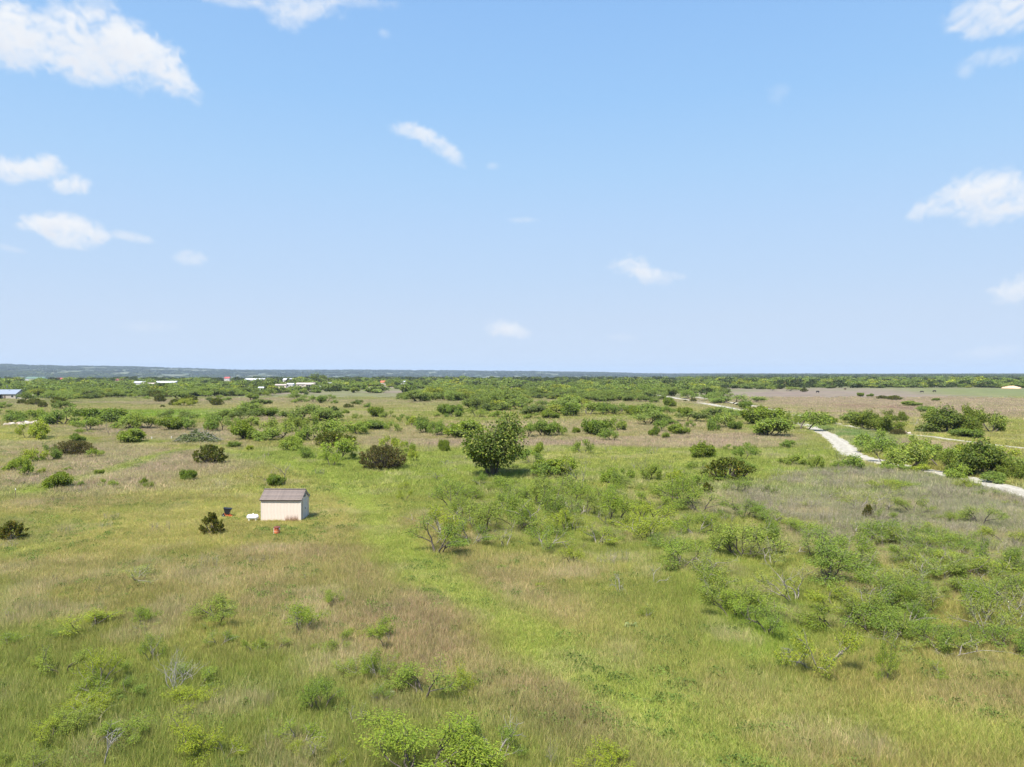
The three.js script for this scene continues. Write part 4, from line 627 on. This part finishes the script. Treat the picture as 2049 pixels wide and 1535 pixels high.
  // dry weeds along its front
  const r = mulberry(71), L = new Leaves();
  for (let k = 0; k < 320; k++) { const c = r() < 0.7 ? 0.95 + (r() - 0.5) * 1.1 : (r() - 0.5) * 3.4, h = (0.18 + 0.5 * r()) * (Math.abs(c - 0.95) < 0.55 ? 1.15 : 0.55), a = r() * 6.28; L.blade([c, 0, (r() - 0.5) * 0.22], [c + (r() - 0.5) * 0.25, h, (r() - 0.5) * 0.3], 0.011, [Math.cos(a), 0, Math.sin(a)], [1, 1, 1], [1, 1, 1], norm([Math.sin(a) * 0.6, 0.7, 0.5])); }
  const wd = mesh('dry_weed_clump', L.build(), new THREE.MeshStandardMaterial({ color: new THREE.Color(0.36, 0.20, 0.12), roughness: 1, vertexColors: true, side: THREE.DoubleSide })); wd.position.set(x, groundY(x, z), z + 0.2); tag(wd, 'reddish-brown dry weeds growing against the front of the shed', 'weeds');
}
// ---------------------------------------------------------------- propane tank, cart and drum by the shed
{
  const [x, z] = at(505, 1043), T = group('propane_tank', x, groundY(x, z), z - 0.1, 0.06), white = mat(0.80, 0.80, 0.79, 0.35), cream = mat(0.70, 0.66, 0.48, 0.8), dk = mat(0.05, 0.05, 0.05, 0.6);
  const body = new THREE.CapsuleGeometry(0.245, 0.58, 12, 28); body.rotateZ(Math.PI / 2); body.translate(0, 0.40, 0); mesh('tank_body', body, white, T);
  mesh('valve_dome', merged([cyl(0.07, 0.075, 0.05, 0.04, 0.655, 0), (() => { const g = new THREE.SphereGeometry(0.07, 14, 6, 0, 6.28, 0, 1.57); g.scale(1, 0.5, 1); g.translate(0.04, 0.68, 0); return g; })()]), white, T);
  for (const s of [-0.3, 0.3]) { mesh('saddle', box(0.10, 0.22, 0.36, s, 0.13, 0), white, T); mesh('foot_block', box(0.20, 0.09, 0.5, s, 0.04, 0), cream, T); }
  mesh('pressure_gauge', (() => { const g = cyl(0.04, 0.04, 0.04, 0, 0, 0, 12); g.rotateZ(Math.PI / 2); g.translate(-0.55, 0.46, 0.05); return g; })(), dk, T);
  mesh('lifting_lug', merged([box(0.03, 0.06, 0.06, -0.26, 0.66, 0), box(0.03, 0.06, 0.06, 0.3, 0.66, 0)]), dk, T);
  mesh('hose', new THREE.TubeGeometry(new THREE.CatmullRomCurve3([[0.12, 0.62, 0.05], [0.42, 0.55, 0.06], [0.6, 0.25, 0.05], [0.72, 0.06, 0.0], [0.82, 0.3, -0.1]].map((p) => new THREE.Vector3(...p))), 24, 0.014, 6), mat(0.35, 0.12, 0.07, 0.7), T);
  tag(T, 'white propane tank on cream feet standing beside the shed', 'gas tank');
}
{
  const [x, z] = at(456, 1034), K = group('garden_cart', x, groundY(x, z), z, 0.25), black = mat(0.012, 0.012, 0.014, 0.5), orange = mat(0.62, 0.11, 0.025, 0.5), tyre = mat(0.02, 0.022, 0.024, 0.9);
  // a black tub tipped up on an orange frame
  const s = new THREE.Shape(); s.moveTo(-0.14, 0); s.lineTo(0.14, 0); s.lineTo(0.31, 0.42); s.lineTo(-0.31, 0.42); s.closePath();
  const tub = new THREE.ExtrudeGeometry(s, { depth: 0.5, bevelEnabled: true, bevelSize: 0.02, bevelThickness: 0.02, bevelSegments: 2 }); tub.translate(0, 0, -0.25); tub.rotateZ(-0.14); tub.translate(-0.06, 0.28, 0);
  const body = mesh('tub', tub, black, K); mesh('tub_rim', (() => { const g = merged([box(0.68, 0.03, 0.03, 0, 0, 0.27), box(0.68, 0.03, 0.03, 0, 0, -0.27), box(0.03, 0.03, 0.56, 0.335, 0, 0), box(0.03, 0.03, 0.56, -0.335, 0, 0)]); g.rotateZ(-0.14); g.translate(0.0, 0.705, 0); return g; })(), black, body);
  for (const q of [-0.2, 0.2]) { mesh('frame_tube', merged([bar([-0.34, 0.14, q], [0.44, 0.06, q * 1.3], 0.028), bar([-0.2, 0.13, q], [-0.1, 0.34, q], 0.026), bar([0.02, 0.32, q], [0.36, 0.07, q], 0.026), bar([-0.22, 0.22, q], [0.12, 0.26, q], 0.03)]), orange, K); }
  mesh('frame_plate', box(0.46, 0.13, 0.40, -0.04, 0.235, 0.02, 0, 0, -0.25), orange, K);
  mesh('axle', bar([-0.34, 0.13, -0.28], [-0.34, 0.13, 0.28], 0.018), mat(0.2, 0.2, 0.2, 0.4, { metalness: 0.7 }), K);
  for (const q of [-0.25, 0.25]) { const w = mesh('wheel', (() => { const g = new THREE.TorusGeometry(0.10, 0.045, 8, 20); g.translate(-0.34, 0.14, q); return g; })(), tyre, K); mesh('hub', (() => { const g = cyl(0.05, 0.05, 0.05, 0, 0, 0, 12); g.rotateX(Math.PI / 2); g.translate(-0.34, 0.14, q); return g; })(), mat(0.35, 0.36, 0.38, 0.5), w); }
  mesh('handle_grip', bar([0.44, 0.06, -0.26], [0.44, 0.06, 0.26], 0.022), black, K);
  K.scale.set(1.08, 1.12, 1.08); K.position.y += 0.05;
  tag(K, 'black tub garden cart tipped up on its orange frame in the grass', 'cart');
}
{
  const [x, z] = at(554, 1069.5), D = group('steel_drum', x, groundY(x, z), z, 0.2), red = new THREE.MeshStandardMaterial({ map: grainMap(128, 128, 192, 100, 60, 0.5, 0.06, 0.09), roughness: 0.8 }), lidM = mat(0.16, 0.045, 0.03, 0.7), white = mat(0.74, 0.71, 0.66, 0.8), light = mat(0.60, 0.26, 0.13, 0.8);
  const pts = [[0, 0.0], [0.235, 0.0], [0.255, 0.02], [0.25, 0.04], [0.25, 0.20], [0.265, 0.22], [0.25, 0.24], [0.25, 0.42], [0.265, 0.44], [0.25, 0.46], [0.25, 0.60], [0.262, 0.63], [0.24, 0.64]].map(([a, b]) => new THREE.Vector2(a, b));
  mesh('drum_body', new THREE.LatheGeometry(pts, 32), red, D);
  mesh('paint_band', new THREE.CylinderGeometry(0.254, 0.254, 0.09, 32, 1, true).translate(0, 0.335, 0), light, D);
  mesh('white_panel', new THREE.CylinderGeometry(0.257, 0.257, 0.40, 10, 1, true, -1.75, 0.8).translate(0, 0.20, 0), white, D); mesh('white_panel', new THREE.CylinderGeometry(0.257, 0.257, 0.15, 8, 1, true, 0.75, 0.8).translate(0, 0.53, 0), white, D); mesh('white_panel', new THREE.CylinderGeometry(0.257, 0.257, 0.15, 6, 1, true, -1.45, 0.45).translate(0, 0.53, 0), white, D);
  for (const a of [-0.45, 0.3]) { const g = cyl(0.035, 0.035, 0.03, 0, 0, 0, 12); g.rotateX(Math.PI / 2); g.translate(Math.sin(a) * 0.252, 0.53, Math.cos(a) * 0.252); mesh('vent_hole', g, mat(0.10, 0.03, 0.02, 0.9), D); }
  const lid = mesh('lid', new THREE.LatheGeometry([[0, 0.70], [0.18, 0.69], [0.275, 0.665], [0.28, 0.635], [0.24, 0.635]].map(([a, b]) => new THREE.Vector2(a, b)), 32), lidM, D); mesh('lid_handle', merged([box(0.12, 0.02, 0.03, 0, 0.745, 0), box(0.02, 0.06, 0.03, -0.05, 0.715, 0), box(0.02, 0.06, 0.03, 0.05, 0.715, 0)]), lidM, lid);
  tag(D, 'orange-red steel drum with white patches and dark lid before the shed', 'drum');
}
// ---------------------------------------------------------------- posts, brush pile, rocks, gate, cows
for (const [px, py, h, label] of [[303.7, 881, 6.5, 'short white marker post standing alone in dry grass near the brush pile'], [343, 881, 7.5, 'short white marker post touching the end of the brush pile']]) {
  const [x, z] = at(px, py), k = -z / FOCAL, o = group('marker_post', x, 0, z); mesh('post', merged([cyl(0.075, 0.075, h * k, 0, h * k / 2, 0, 10), cyl(0.05, 0.075, 0.05, 0, h * k + 0.025, 0, 10)]), mat(0.8, 0.78, 0.72, 0.6), o); mesh('collar', cyl(0.11, 0.12, 0.06, 0, 0.05, 0, 10), mat(0.6, 0.58, 0.5, 0.8), o); tag(o, label, 'post');
}
{
  const [x, z] = at(31, 1000), o = group('steel_fence_post', x, groundY(x, z), z); mesh('post', merged([box(0.05, 1.15, 0.012, 0, 0.55, 0), box(0.012, 1.15, 0.04, 0, 0.55, -0.025)]), mat(0.10, 0.07, 0.05, 0.8), o); mesh('white_tip', merged([box(0.06, 0.16, 0.02, 0, 1.12, 0), box(0.02, 0.16, 0.05, 0, 1.12, -0.03)]), mat(0.8, 0.8, 0.78, 0.6), o); mesh('anchor_plate', box(0.14, 0.1, 0.01, 0, 0.03, -0.012), mat(0.10, 0.07, 0.05, 0.8), o); tag(o, 'thin steel fence post with white tip at the edge of the lawn', 'post');
}
{
  const [x, z] = at(389, 888), k = -z / FOCAL, W = 98 * k, H = 24 * k, r = mulberry(33), L = new Leaves(), P = [], N = [], I = [], pile = group('brush_pile', x, 0, z - 1.5);
  for (let i = 0; i < 5200; i++) { const a = r() * 6.28, q = Math.sqrt(r()), top = H * (1 - q * q) * (0.55 + 0.8 * vnoise(Math.cos(a) * q * 5 + 9, Math.sin(a) * q * 5 + 9)), y = top * Math.pow(r(), 0.35), d = norm([r() - 0.5, (r() - 0.6) * 0.8, r() - 0.5]), f = 0.7 + 0.6 * r(), dry = r() < 0.4; L.leaf([Math.cos(a) * q * W / 2, y, Math.sin(a) * q * W * 0.3], d, norm(cross(d, unit(r))), 0.5, 0.09, dry ? [f * 1.5, f * 1.15, f * 1.6] : [f, f, f], 0.2, 0.2); }
  for (let i = 0; i < 130; i++) { const a = r() * 6.28, q = Math.sqrt(r()), y = H * (1 - q * q) + 0.08, p = [Math.cos(a) * q * W / 2, y, Math.sin(a) * q * W * 0.3], d = norm([r() - 0.5, (r() - 0.5) * 0.5 - Math.cos(a) * 0.0, r() - 0.5]), l = 0.6 + r() * 1.4; tubeInto(P, N, I, [p, add(p, d, l / 2), add(add(p, d, l), [0, -0.1, 0])], [0.035, 0.03, 0.012], 4); }
  mesh('cut_foliage', L.build(), foliage(0.150, 0.200, 0.062), pile); const g = woodGeometry({ P, N, I }); mesh('cut_branches', g, barkPale, pile);
  tag(pile, 'heap of cut brush and branches beside a white marker post', 'brush pile');
}
function rockGeometry(seed) { const g = new THREE.IcosahedronGeometry(1, 2), p = g.attributes.position, r = mulberry(seed), ax = [0, 1, 2, 3, 4, 5].map(() => [unit(r), 0.55 + 0.35 * r()]); for (let i = 0; i < p.count; i++) { let v = [p.getX(i), p.getY(i), p.getZ(i)], s = 1; for (const [a, d] of ax) { const t = v[0] * a[0] + v[1] * a[1] + v[2] * a[2]; if (t > d) s = Math.min(s, d / t); } p.setXYZ(i, v[0] * s, v[1] * s * 0.75, v[2] * s); } g.computeVertexNormals(); return g; }
{
  const geos = [1, 2, 3, 4].map((k) => rockGeometry(k * 11)), pale = [mat(0.40, 0.34, 0.28, 0.95), mat(0.48, 0.43, 0.37, 0.95), mat(0.32, 0.25, 0.20, 0.95)], r = mulberry(8);
  const rock = (px, py, s, label, grp) => { const [x, z] = at(px, py), o = mesh('rock', geos[Math.floor(r() * 4)], pale[Math.floor(r() * 3)]); o.position.set(x, groundY(x, z) + s * 0.3, z); o.scale.set(s * (0.8 + 0.5 * r()), s * (0.7 + 0.4 * r()), s * (0.8 + 0.5 * r())); o.rotation.y = r() * 6.28; tag(o, label, 'rock', grp); };
  for (let k = 0; k < 44; k++) { const px = k < 8 ? 8 + r() * 18 : 38 + r() * 64; rock(px, 853 - r() * 3.5 - (k < 8 ? 0 : 2 * Math.sin((px - 38) / 64 * 3.14)), 0.35 + 0.55 * r(), 'pale limestone boulder in the rock heap behind the yellow-green pair of trees', 'boulders of the rock heap'); }
  rock(785, 1391, 0.16, 'small pale grey rock under the mesquite clump in rough grass'); rock(1897, 1056, 0.22, 'pale rock among the grey weeds', 'pale rocks among the weeds'); rock(1905, 1058, 0.28, 'pale rock among the grey weeds', 'pale rocks among the weeds'); rock(1900, 1053, 0.2, 'pale rock among the grey weeds', 'pale rocks among the weeds');
  for (let k = 0; k < 9; k++) rock(1795 + r() * 26, 866 + r() * 4, 0.25 + 0.25 * r(), 'white rock lying beside the narrow gravel road', 'white rocks beside the road');
}
{
  const [x, z] = at(1690, 841), o = group('corral_gate', x, 0, z, 0.35), w = mat(0.13, 0.095, 0.075, 0.95); for (const s of [-1.5, -0.1, 1.4]) mesh('post', cyl(0.09, 0.1, 1.5, s, 0.75, 0, 8), w, o); for (const y of [0.5, 0.9, 1.28]) mesh('rail', box(3.0, 0.10, 0.05, -0.05, y, 0.1), w, o); tag(o, 'short dark timber rail gate at the edge of the brown field', 'gate');
}
{                                                            // prickly pear on the slope
  const [x, z] = at(1263, 1258), o = group('prickly_pear', x, groundY(x, z), z), r = mulberry(12), m = [mat(0.25, 0.27, 0.09, 0.7), mat(0.17, 0.22, 0.07, 0.7)]; o.scale.setScalar(0.75);
  for (let k = 0; k < 17; k++) { const g = new THREE.SphereGeometry(1, 14, 10); g.scale(0.10 + 0.03 * r(), 0.14 + 0.03 * r(), 0.025); g.rotateX((r() - 0.5) * 0.9); g.rotateY(r() * 6.28); g.translate((r() - 0.5) * 0.95, 0.13 + (r() < 0.4 ? 0.17 : 0) + r() * 0.04, (r() - 0.5) * 0.4); mesh('cactus_pad', g, m[k % 2], o); }
  tag(o, 'pale green prickly pear clump in the grass beside the mown strip', 'cactus');
}
{                                                            // a cow: smooth field of tapered bones
  const bones = [[[-0.62, 1.02, 0], 0.33, [0.1, 1.0, 0], 0.37], [[0.1, 1.0, 0], 0.37, [0.62, 1.06, 0], 0.31], [[0.62, 1.12, 0], 0.2, [1.0, 0.82, 0], 0.15], [[1.0, 0.82, 0], 0.14, [1.14, 0.50, 0], 0.09], [[0.94, 0.9, 0.08], 0.04, [0.9, 0.93, 0.24], 0.03], [[0.94, 0.9, -0.08], 0.04, [0.9, 0.93, -0.24], 0.03], [[-0.92, 1.15, 0], 0.04, [-1.0, 0.5, 0.02], 0.025]];
  for (const s of [-0.17, 0.17]) { bones.push([[0.6, 0.85, s], 0.14, [0.62, 0.45, s], 0.075], [[0.62, 0.45, s], 0.07, [0.6, 0.03, s], 0.055], [[-0.68, 0.9, s], 0.17, [-0.6, 0.58, s], 0.09], [[-0.6, 0.58, s], 0.075, [-0.74, 0.42, s], 0.065], [[-0.74, 0.42, s], 0.06, [-0.70, 0.03, s], 0.055]); }
  const dist = (p) => { let m = 0; for (const [a, ra, b, rb] of bones) { const ab = add(b, a, -1), ap = add(p, a, -1), t = clamp((ab[0] * ap[0] + ab[1] * ap[1] + ab[2] * ap[2]) / (ab[0] ** 2 + ab[1] ** 2 + ab[2] ** 2)), d = Math.hypot(ap[0] - ab[0] * t, ap[1] - ab[1] * t, ap[2] - ab[2] * t) - lerp(ra, rb, t); m += Math.exp(-d * 22); } return -Math.log(Math.max(m, 1e-30)) / 22; };
  const n = 56, size = 1.3, mc = new MarchingCubes(n, mat(1, 1, 1), false, false, 40000); mc.isolation = 0; const c = [0.05, 0.8, 0];
  for (let k = 0; k < n; k++) for (let j = 0; j < n; j++) for (let i = 0; i < n; i++) mc.field[i + j * n + k * n * n] = -dist([c[0] + ((i - n / 2) / (n / 2)) * size, c[1] + ((j - n / 2) / (n / 2)) * size, c[2] + ((k - n / 2) / (n / 2)) * size]);
  mc.update(); const g = new THREE.BufferGeometry(); g.setAttribute('position', new THREE.BufferAttribute(mc.positionArray.slice(0, mc.count * 3), 3)); g.setAttribute('normal', new THREE.BufferAttribute(mc.normalArray.slice(0, mc.count * 3), 3)); g.scale(size, size, size); g.translate(...c);
  const hide = mat(0.022, 0.018, 0.017, 0.8), brown = mat(0.10, 0.06, 0.045, 0.85);
  [[1636, 786.5, 0.1, hide], [1691, 780.5, 0.4, brown], [1845, 786.5, 2.6, hide], [1870, 785.3, 3.0, hide]].forEach(([px, py, turn, m], i) => { const [x, z] = at(px, py), o = mesh('cow', g, m); o.position.set(x, 0, z); o.rotation.y = turn; o.scale.setScalar(1.15); tag(o, i === 1 ? 'brown cow grazing far out on the open brown field' : i === 0 ? 'black cow grazing alone on the brown field' : 'black cow grazing near the greener part of the field', 'cow', i > 1 ? 'black cows on the greener field' : undefined); });
}
{                                                            // bare earth mound at the field's end
  const [x, z] = at(2024, 777.3), k = -z / FOCAL, g = new THREE.SphereGeometry(1, 40, 14, 0, 6.2832, 0, 1.5708), p = g.attributes.position; for (let i = 0; i < p.count; i++) { const a = fbm(p.getX(i) * 2 + 3, p.getZ(i) * 2 + 8, 4) - 0.5; p.setXYZ(i, p.getX(i) * (1 + a * 0.5), Math.pow(Math.max(0, p.getY(i)), 0.9) * (1 + a * 0.9), p.getZ(i)); } g.computeVertexNormals();
  const o = mesh('earth_mound', g, new THREE.MeshStandardMaterial({ map: grainMap(64, 64, 208, 172, 140, 0.3, 0.15, 0.15), roughness: 1 })); o.position.set(x, -0.1, z); o.scale.set(15 * k, 5.2 * k, 9); tag(o, 'bare sandy earth mound at the end of the green field', 'mound');
}
// ---------------------------------------------------------------- houses
const WALL = { white: mat(0.55, 0.54, 0.52, 0.8), pink: mat(0.66, 0.55, 0.47, 0.8), beige: mat(0.60, 0.52, 0.43, 0.8), grey: mat(0.50, 0.50, 0.50, 0.8), stone: mat(0.42, 0.37, 0.31, 0.9) };
const ROOF = { white: mat(0.50, 0.51, 0.53, 0.8), tan: mat(0.40, 0.34, 0.30, 0.8), blue: mat(0.20, 0.235, 0.29, 0.8), red: mat(0.36, 0.075, 0.065, 0.8), green: mat(0.10, 0.16, 0.12, 0.8), orange: mat(0.46, 0.12, 0.06, 0.8), grey: mat(0.45, 0.45, 0.47, 0.6), maroon: mat(0.22, 0.06, 0.06, 0.8) };
const paneM = mat(0.03, 0.035, 0.04, 0.15), frameM = mat(0.7, 0.7, 0.68, 0.6);
function gableRoof(L, D, h, over) { const s = new THREE.Shape(); s.moveTo(-D / 2 - over, -over * 2 * h / D); s.lineTo(0, h); s.lineTo(D / 2 + over, -over * 2 * h / D); s.lineTo(D / 2 + over, -over * 2 * h / D + 0.18); s.lineTo(0, h + 0.2); s.lineTo(-D / 2 - over, -over * 2 * h / D + 0.18); s.closePath(); const g = new THREE.ExtrudeGeometry(s, { depth: L + over * 2, bevelEnabled: false }); g.translate(0, 0, -L / 2 - over); g.rotateY(Math.PI / 2); return g; }
function gableWalls(L, D, H, h) { const s = new THREE.Shape(); s.moveTo(-D / 2, -0.3); s.lineTo(D / 2, -0.3); s.lineTo(D / 2, H); s.lineTo(0, H + h - 0.02); s.lineTo(-D / 2, H); s.closePath(); const g = new THREE.ExtrudeGeometry(s, { depth: L, bevelEnabled: false }); g.translate(0, 0, -L / 2); g.rotateY(Math.PI / 2); return g; }
// a gabled house: place in the photograph, width there, wall height and roof height in metres, depth, turn, windows across the front
function house(name, px, py, wpx, H, h, D, turn, wall, roof, label, cat = 'house', wins = 2, more = {}) {
  const [x, z] = at(px, py), k = -z / FOCAL, L = wpx * k, o = group(name, x, land(x, z), z - D / 2, turn);
  mesh('wall', gableWalls(L, D, H, h), WALL[wall], o); const rf = mesh('roof', gableRoof(L, D, h, 0.35), ROOF[roof], o); rf.position.y = H;
  if (wins) mesh('door', box(0.95, 2.0, 0.06, L * 0.08, 1.0, D / 2 + 0.03), mat(0.15, 0.11, 0.09, 0.7), o);
  for (let i = 0; i < wins; i++) { const wx = (i + 0.5) / wins * L - L / 2; if (Math.abs(wx - L * 0.08) < 1.2) continue; const f = mesh('window', box(1.3, 1.1, 0.06, wx, H * 0.58, D / 2 + 0.03), frameM, o); mesh('pane', box(1.14, 0.94, 0.05, wx, H * 0.58, D / 2 + 0.045), paneM, f); }
  if (more.chimney) mesh('chimney', box(0.3, 1.4, 0.3, L * 0.05, H + h * 0.6, D * 0.2), mat(0.15, 0.15, 0.16), rf);
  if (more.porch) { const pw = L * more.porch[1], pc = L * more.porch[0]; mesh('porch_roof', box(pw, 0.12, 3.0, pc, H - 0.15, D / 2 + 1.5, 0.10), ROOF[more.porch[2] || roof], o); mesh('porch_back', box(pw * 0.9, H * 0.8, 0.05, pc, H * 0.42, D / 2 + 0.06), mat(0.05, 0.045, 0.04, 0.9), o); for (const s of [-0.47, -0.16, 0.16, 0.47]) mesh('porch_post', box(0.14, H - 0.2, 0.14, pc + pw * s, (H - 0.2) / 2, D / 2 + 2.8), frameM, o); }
  return tag(o, label, cat);
}
house('farmhouse', 4, 799, 50, 2.7, 2.1, 9, 0.06, 'stone', 'blue', 'stone farmhouse with large blue-grey metal roof beside a cream water tank', 'house', 4, { chimney: 1, porch: [-0.25, 0.45, 'blue'] });
{ const [x, z] = at(65.5, 797.5), o = group('water_tank', x, 0, z), m = mat(0.70, 0.64, 0.46, 0.7); mesh('tank_body', cyl(0.95, 0.95, 1.75, 0, 0.9, 0, 24), m, o); mesh('tank_top', cyl(0.35, 0.95, 0.4, 0, 1.98, 0, 24), m, o); mesh('lid', cyl(0.3, 0.3, 0.1, 0, 2.22, 0, 16), m, o); tag(o, 'cream round water tank beside the blue-roofed farmhouse', 'tank'); }
function vehicle(px, py, turn, body, label, truck) {
  const [x, z] = at(px, py), o = group('parked_vehicle', x, land(x, z), z, turn), s = new THREE.Shape(); const P = truck ? [[-2.6, 0.45], [2.6, 0.45], [2.6, 0.95], [1.5, 1.08], [0.9, 1.75], [-0.6, 1.78], [-0.7, 1.12], [-2.6, 1.12]] : [[-2.2, 0.4], [2.2, 0.4], [2.2, 0.85], [1.3, 1.0], [0.7, 1.62], [-1.8, 1.66], [-2.2, 1.0]];
  P.forEach(([a, b], i) => (i ? s.lineTo(a, b) : s.moveTo(a, b))); s.closePath(); const g = new THREE.ExtrudeGeometry(s, { depth: 1.7, bevelEnabled: true, bevelSize: 0.06, bevelThickness: 0.06, bevelSegments: 2 }); g.translate(0, 0, -0.85); mesh('body', g, body, o);
  for (const q of [-1, 1]) mesh('window', box(1.2, 0.42, 0.04, 0.1, 1.4, q * 0.925), paneM, o);
  for (const a of [-1.6, 1.6]) for (const q of [-0.82, 0.82]) { const w = cyl(0.36, 0.36, 0.24, 0, 0, 0, 16); w.rotateX(Math.PI / 2); w.translate(a, 0.36, q); mesh('wheel', w, mat(0.02, 0.02, 0.02, 0.9), o); }
  tag(o, label, truck ? 'truck' : 'car');
}
vehicle(92, 797.5, 0.3, mat(0.03, 0.035, 0.05, 0.3), 'dark pickup truck parked between water tank and round junipers', true);
vehicle(46, 799.6, 0.1, mat(0.50, 0.46, 0.38, 0.4), 'beige car parked beside the blue-roofed farmhouse', false);
house('house', 278, 771.6, 25, 3.1, 1.5, 9, 0.12, 'white', 'grey', 'white gabled house beside a low metal-roofed barn', 'house', 3);
house('annex', 296, 773, 23, 2.5, 1.0, 6, 0.1, 'pink', 'tan', 'pinkish low annex standing before the white gabled house', 'house', 2);
house('barn', 330, 770.5, 42, 3.0, 1.5, 12, -0.08, 'grey', 'white', 'low barn with pale metal roof and dark open porch', 'barn', 2, { porch: [0.08, 0.5, 'white'] });
house('mobile_home', 561, 777.5, 21, 3.0, 0.8, 4.5, 0.05, 'pink', 'tan', 'pink mobile home with broad dark window', 'house', 2);
house('mobile_home', 580, 776, 14, 3.3, 0.9, 4.5, -0.1, 'white', 'white', 'white mobile home behind the pink one', 'house', 2);
house('house', 610, 775, 36, 3.0, 1.3, 9, 0.06, 'beige', 'tan', 'beige gabled house with dark porch beneath the tall dark tree', 'house', 4, { porch: [0.18, 0.3] });
house('metal_shed', 661, 773.8, 13, 3.0, 1.2, 7, 0.3, 'white', 'white', 'white metal shed with dark opening beside the tall dark tree', 'shed', 1, { porch: [-0.1, 0.5] });
vehicle(637, 775.5, 0.05, mat(0.78, 0.78, 0.78, 0.4), 'white pickup truck parked before the beige house', true);
house('small_shed', 521.5, 782, 9.5, 2.2, 0.7, 3, 0.1, 'white', 'white', 'small white shed in the scrub before the mobile homes', 'shed', 0);
house('small_shed', 534, 774, 8, 2.6, 0.8, 4, 0.4, 'beige', 'white', 'small pale shed beside the pink mobile home', 'shed', 0);
{ const [x, z] = at(497.3, 780.8), o = group('pump_house', x, 0, z), m = WALL.white; mesh('wall', box(1.1, 2.0, 1.1, 0, 1.0, 0), m, o); mesh('roof', (() => { const g = gableRoof(1.1, 1.1, 0.45, 0.1); g.translate(0, 2.0, 0); return g; })(), ROOF.grey, o); mesh('door', box(0.6, 1.5, 0.04, 0, 0.8, 0.56), frameM, o); tag(o, 'narrow white pump house in the scrub', 'shed'); }
house('long_barn', 508, 764.5, 38, 3.6, 2.2, 16, 0.03, 'white', 'white', 'long barn with pale roof rising over distant dark junipers', 'barn', 3);
house('barn', 576, 766, 21, 4.5, 1.8, 12, 0.05, 'white', 'white', 'white barn among dark junipers behind the mobile homes', 'barn', 2);
house('barn', 66, 763, 36, 5.0, 3.0, 20, 0.08, 'grey', 'green', 'barn with wide green roof on the wooded skyline', 'barn', 2);
house('house', 118, 763.5, 13, 3.6, 2.4, 10, -0.1, 'beige', 'red', 'distant house with bright red roof beside the green-roofed barn', 'house', 2);
house('house', 240, 765.5, 19, 3.2, 2.4, 10, 0.1, 'grey', 'maroon', 'distant house with dark red roof above the tan clearing', 'house', 2);
house('house', 453, 761.5, 10, 4.5, 2.8, 12, 0.1, 'white', 'red', 'far house with red roof beside the long pale barn', 'house', 2);
house('barn', 767, 769.5, 12, 2.6, 1.9, 9, 0.05, 'beige', 'orange', 'small barn with bright orange roof in the far scrub', 'barn', 1);
house('house', 805, 769, 15, 2.7, 1.3, 8, -0.1, 'white', 'white', 'low white house near the orange-roofed barn', 'house', 2);
house('house', 15, 767, 11, 3.0, 1.5, 8, 0.2, 'white', 'white', 'small white house hidden in scrub beyond the blue-roofed farmhouse', 'house', 1);
for (const [px, py, h] of [[276, 771, 15], [656, 772, 20]]) { const [x, z] = at(px, py), k = -z / FOCAL, o = group('light_pole', x, 0, z); mesh('pole', cyl(0.09, 0.14, h * k, 0, h * k / 2, 0, 8), mat(0.3, 0.26, 0.22), o); mesh('lamp_head', box(0.7, 0.35, 0.4, 0.25, h * k, 0), mat(0.75, 0.75, 0.75, 0.5), o); tag(o, px < 400 ? 'pole with white lamp head beside the white gabled house' : 'pole with white lamp head beside the white metal shed', 'pole'); }

renderer.render(scene, camera);
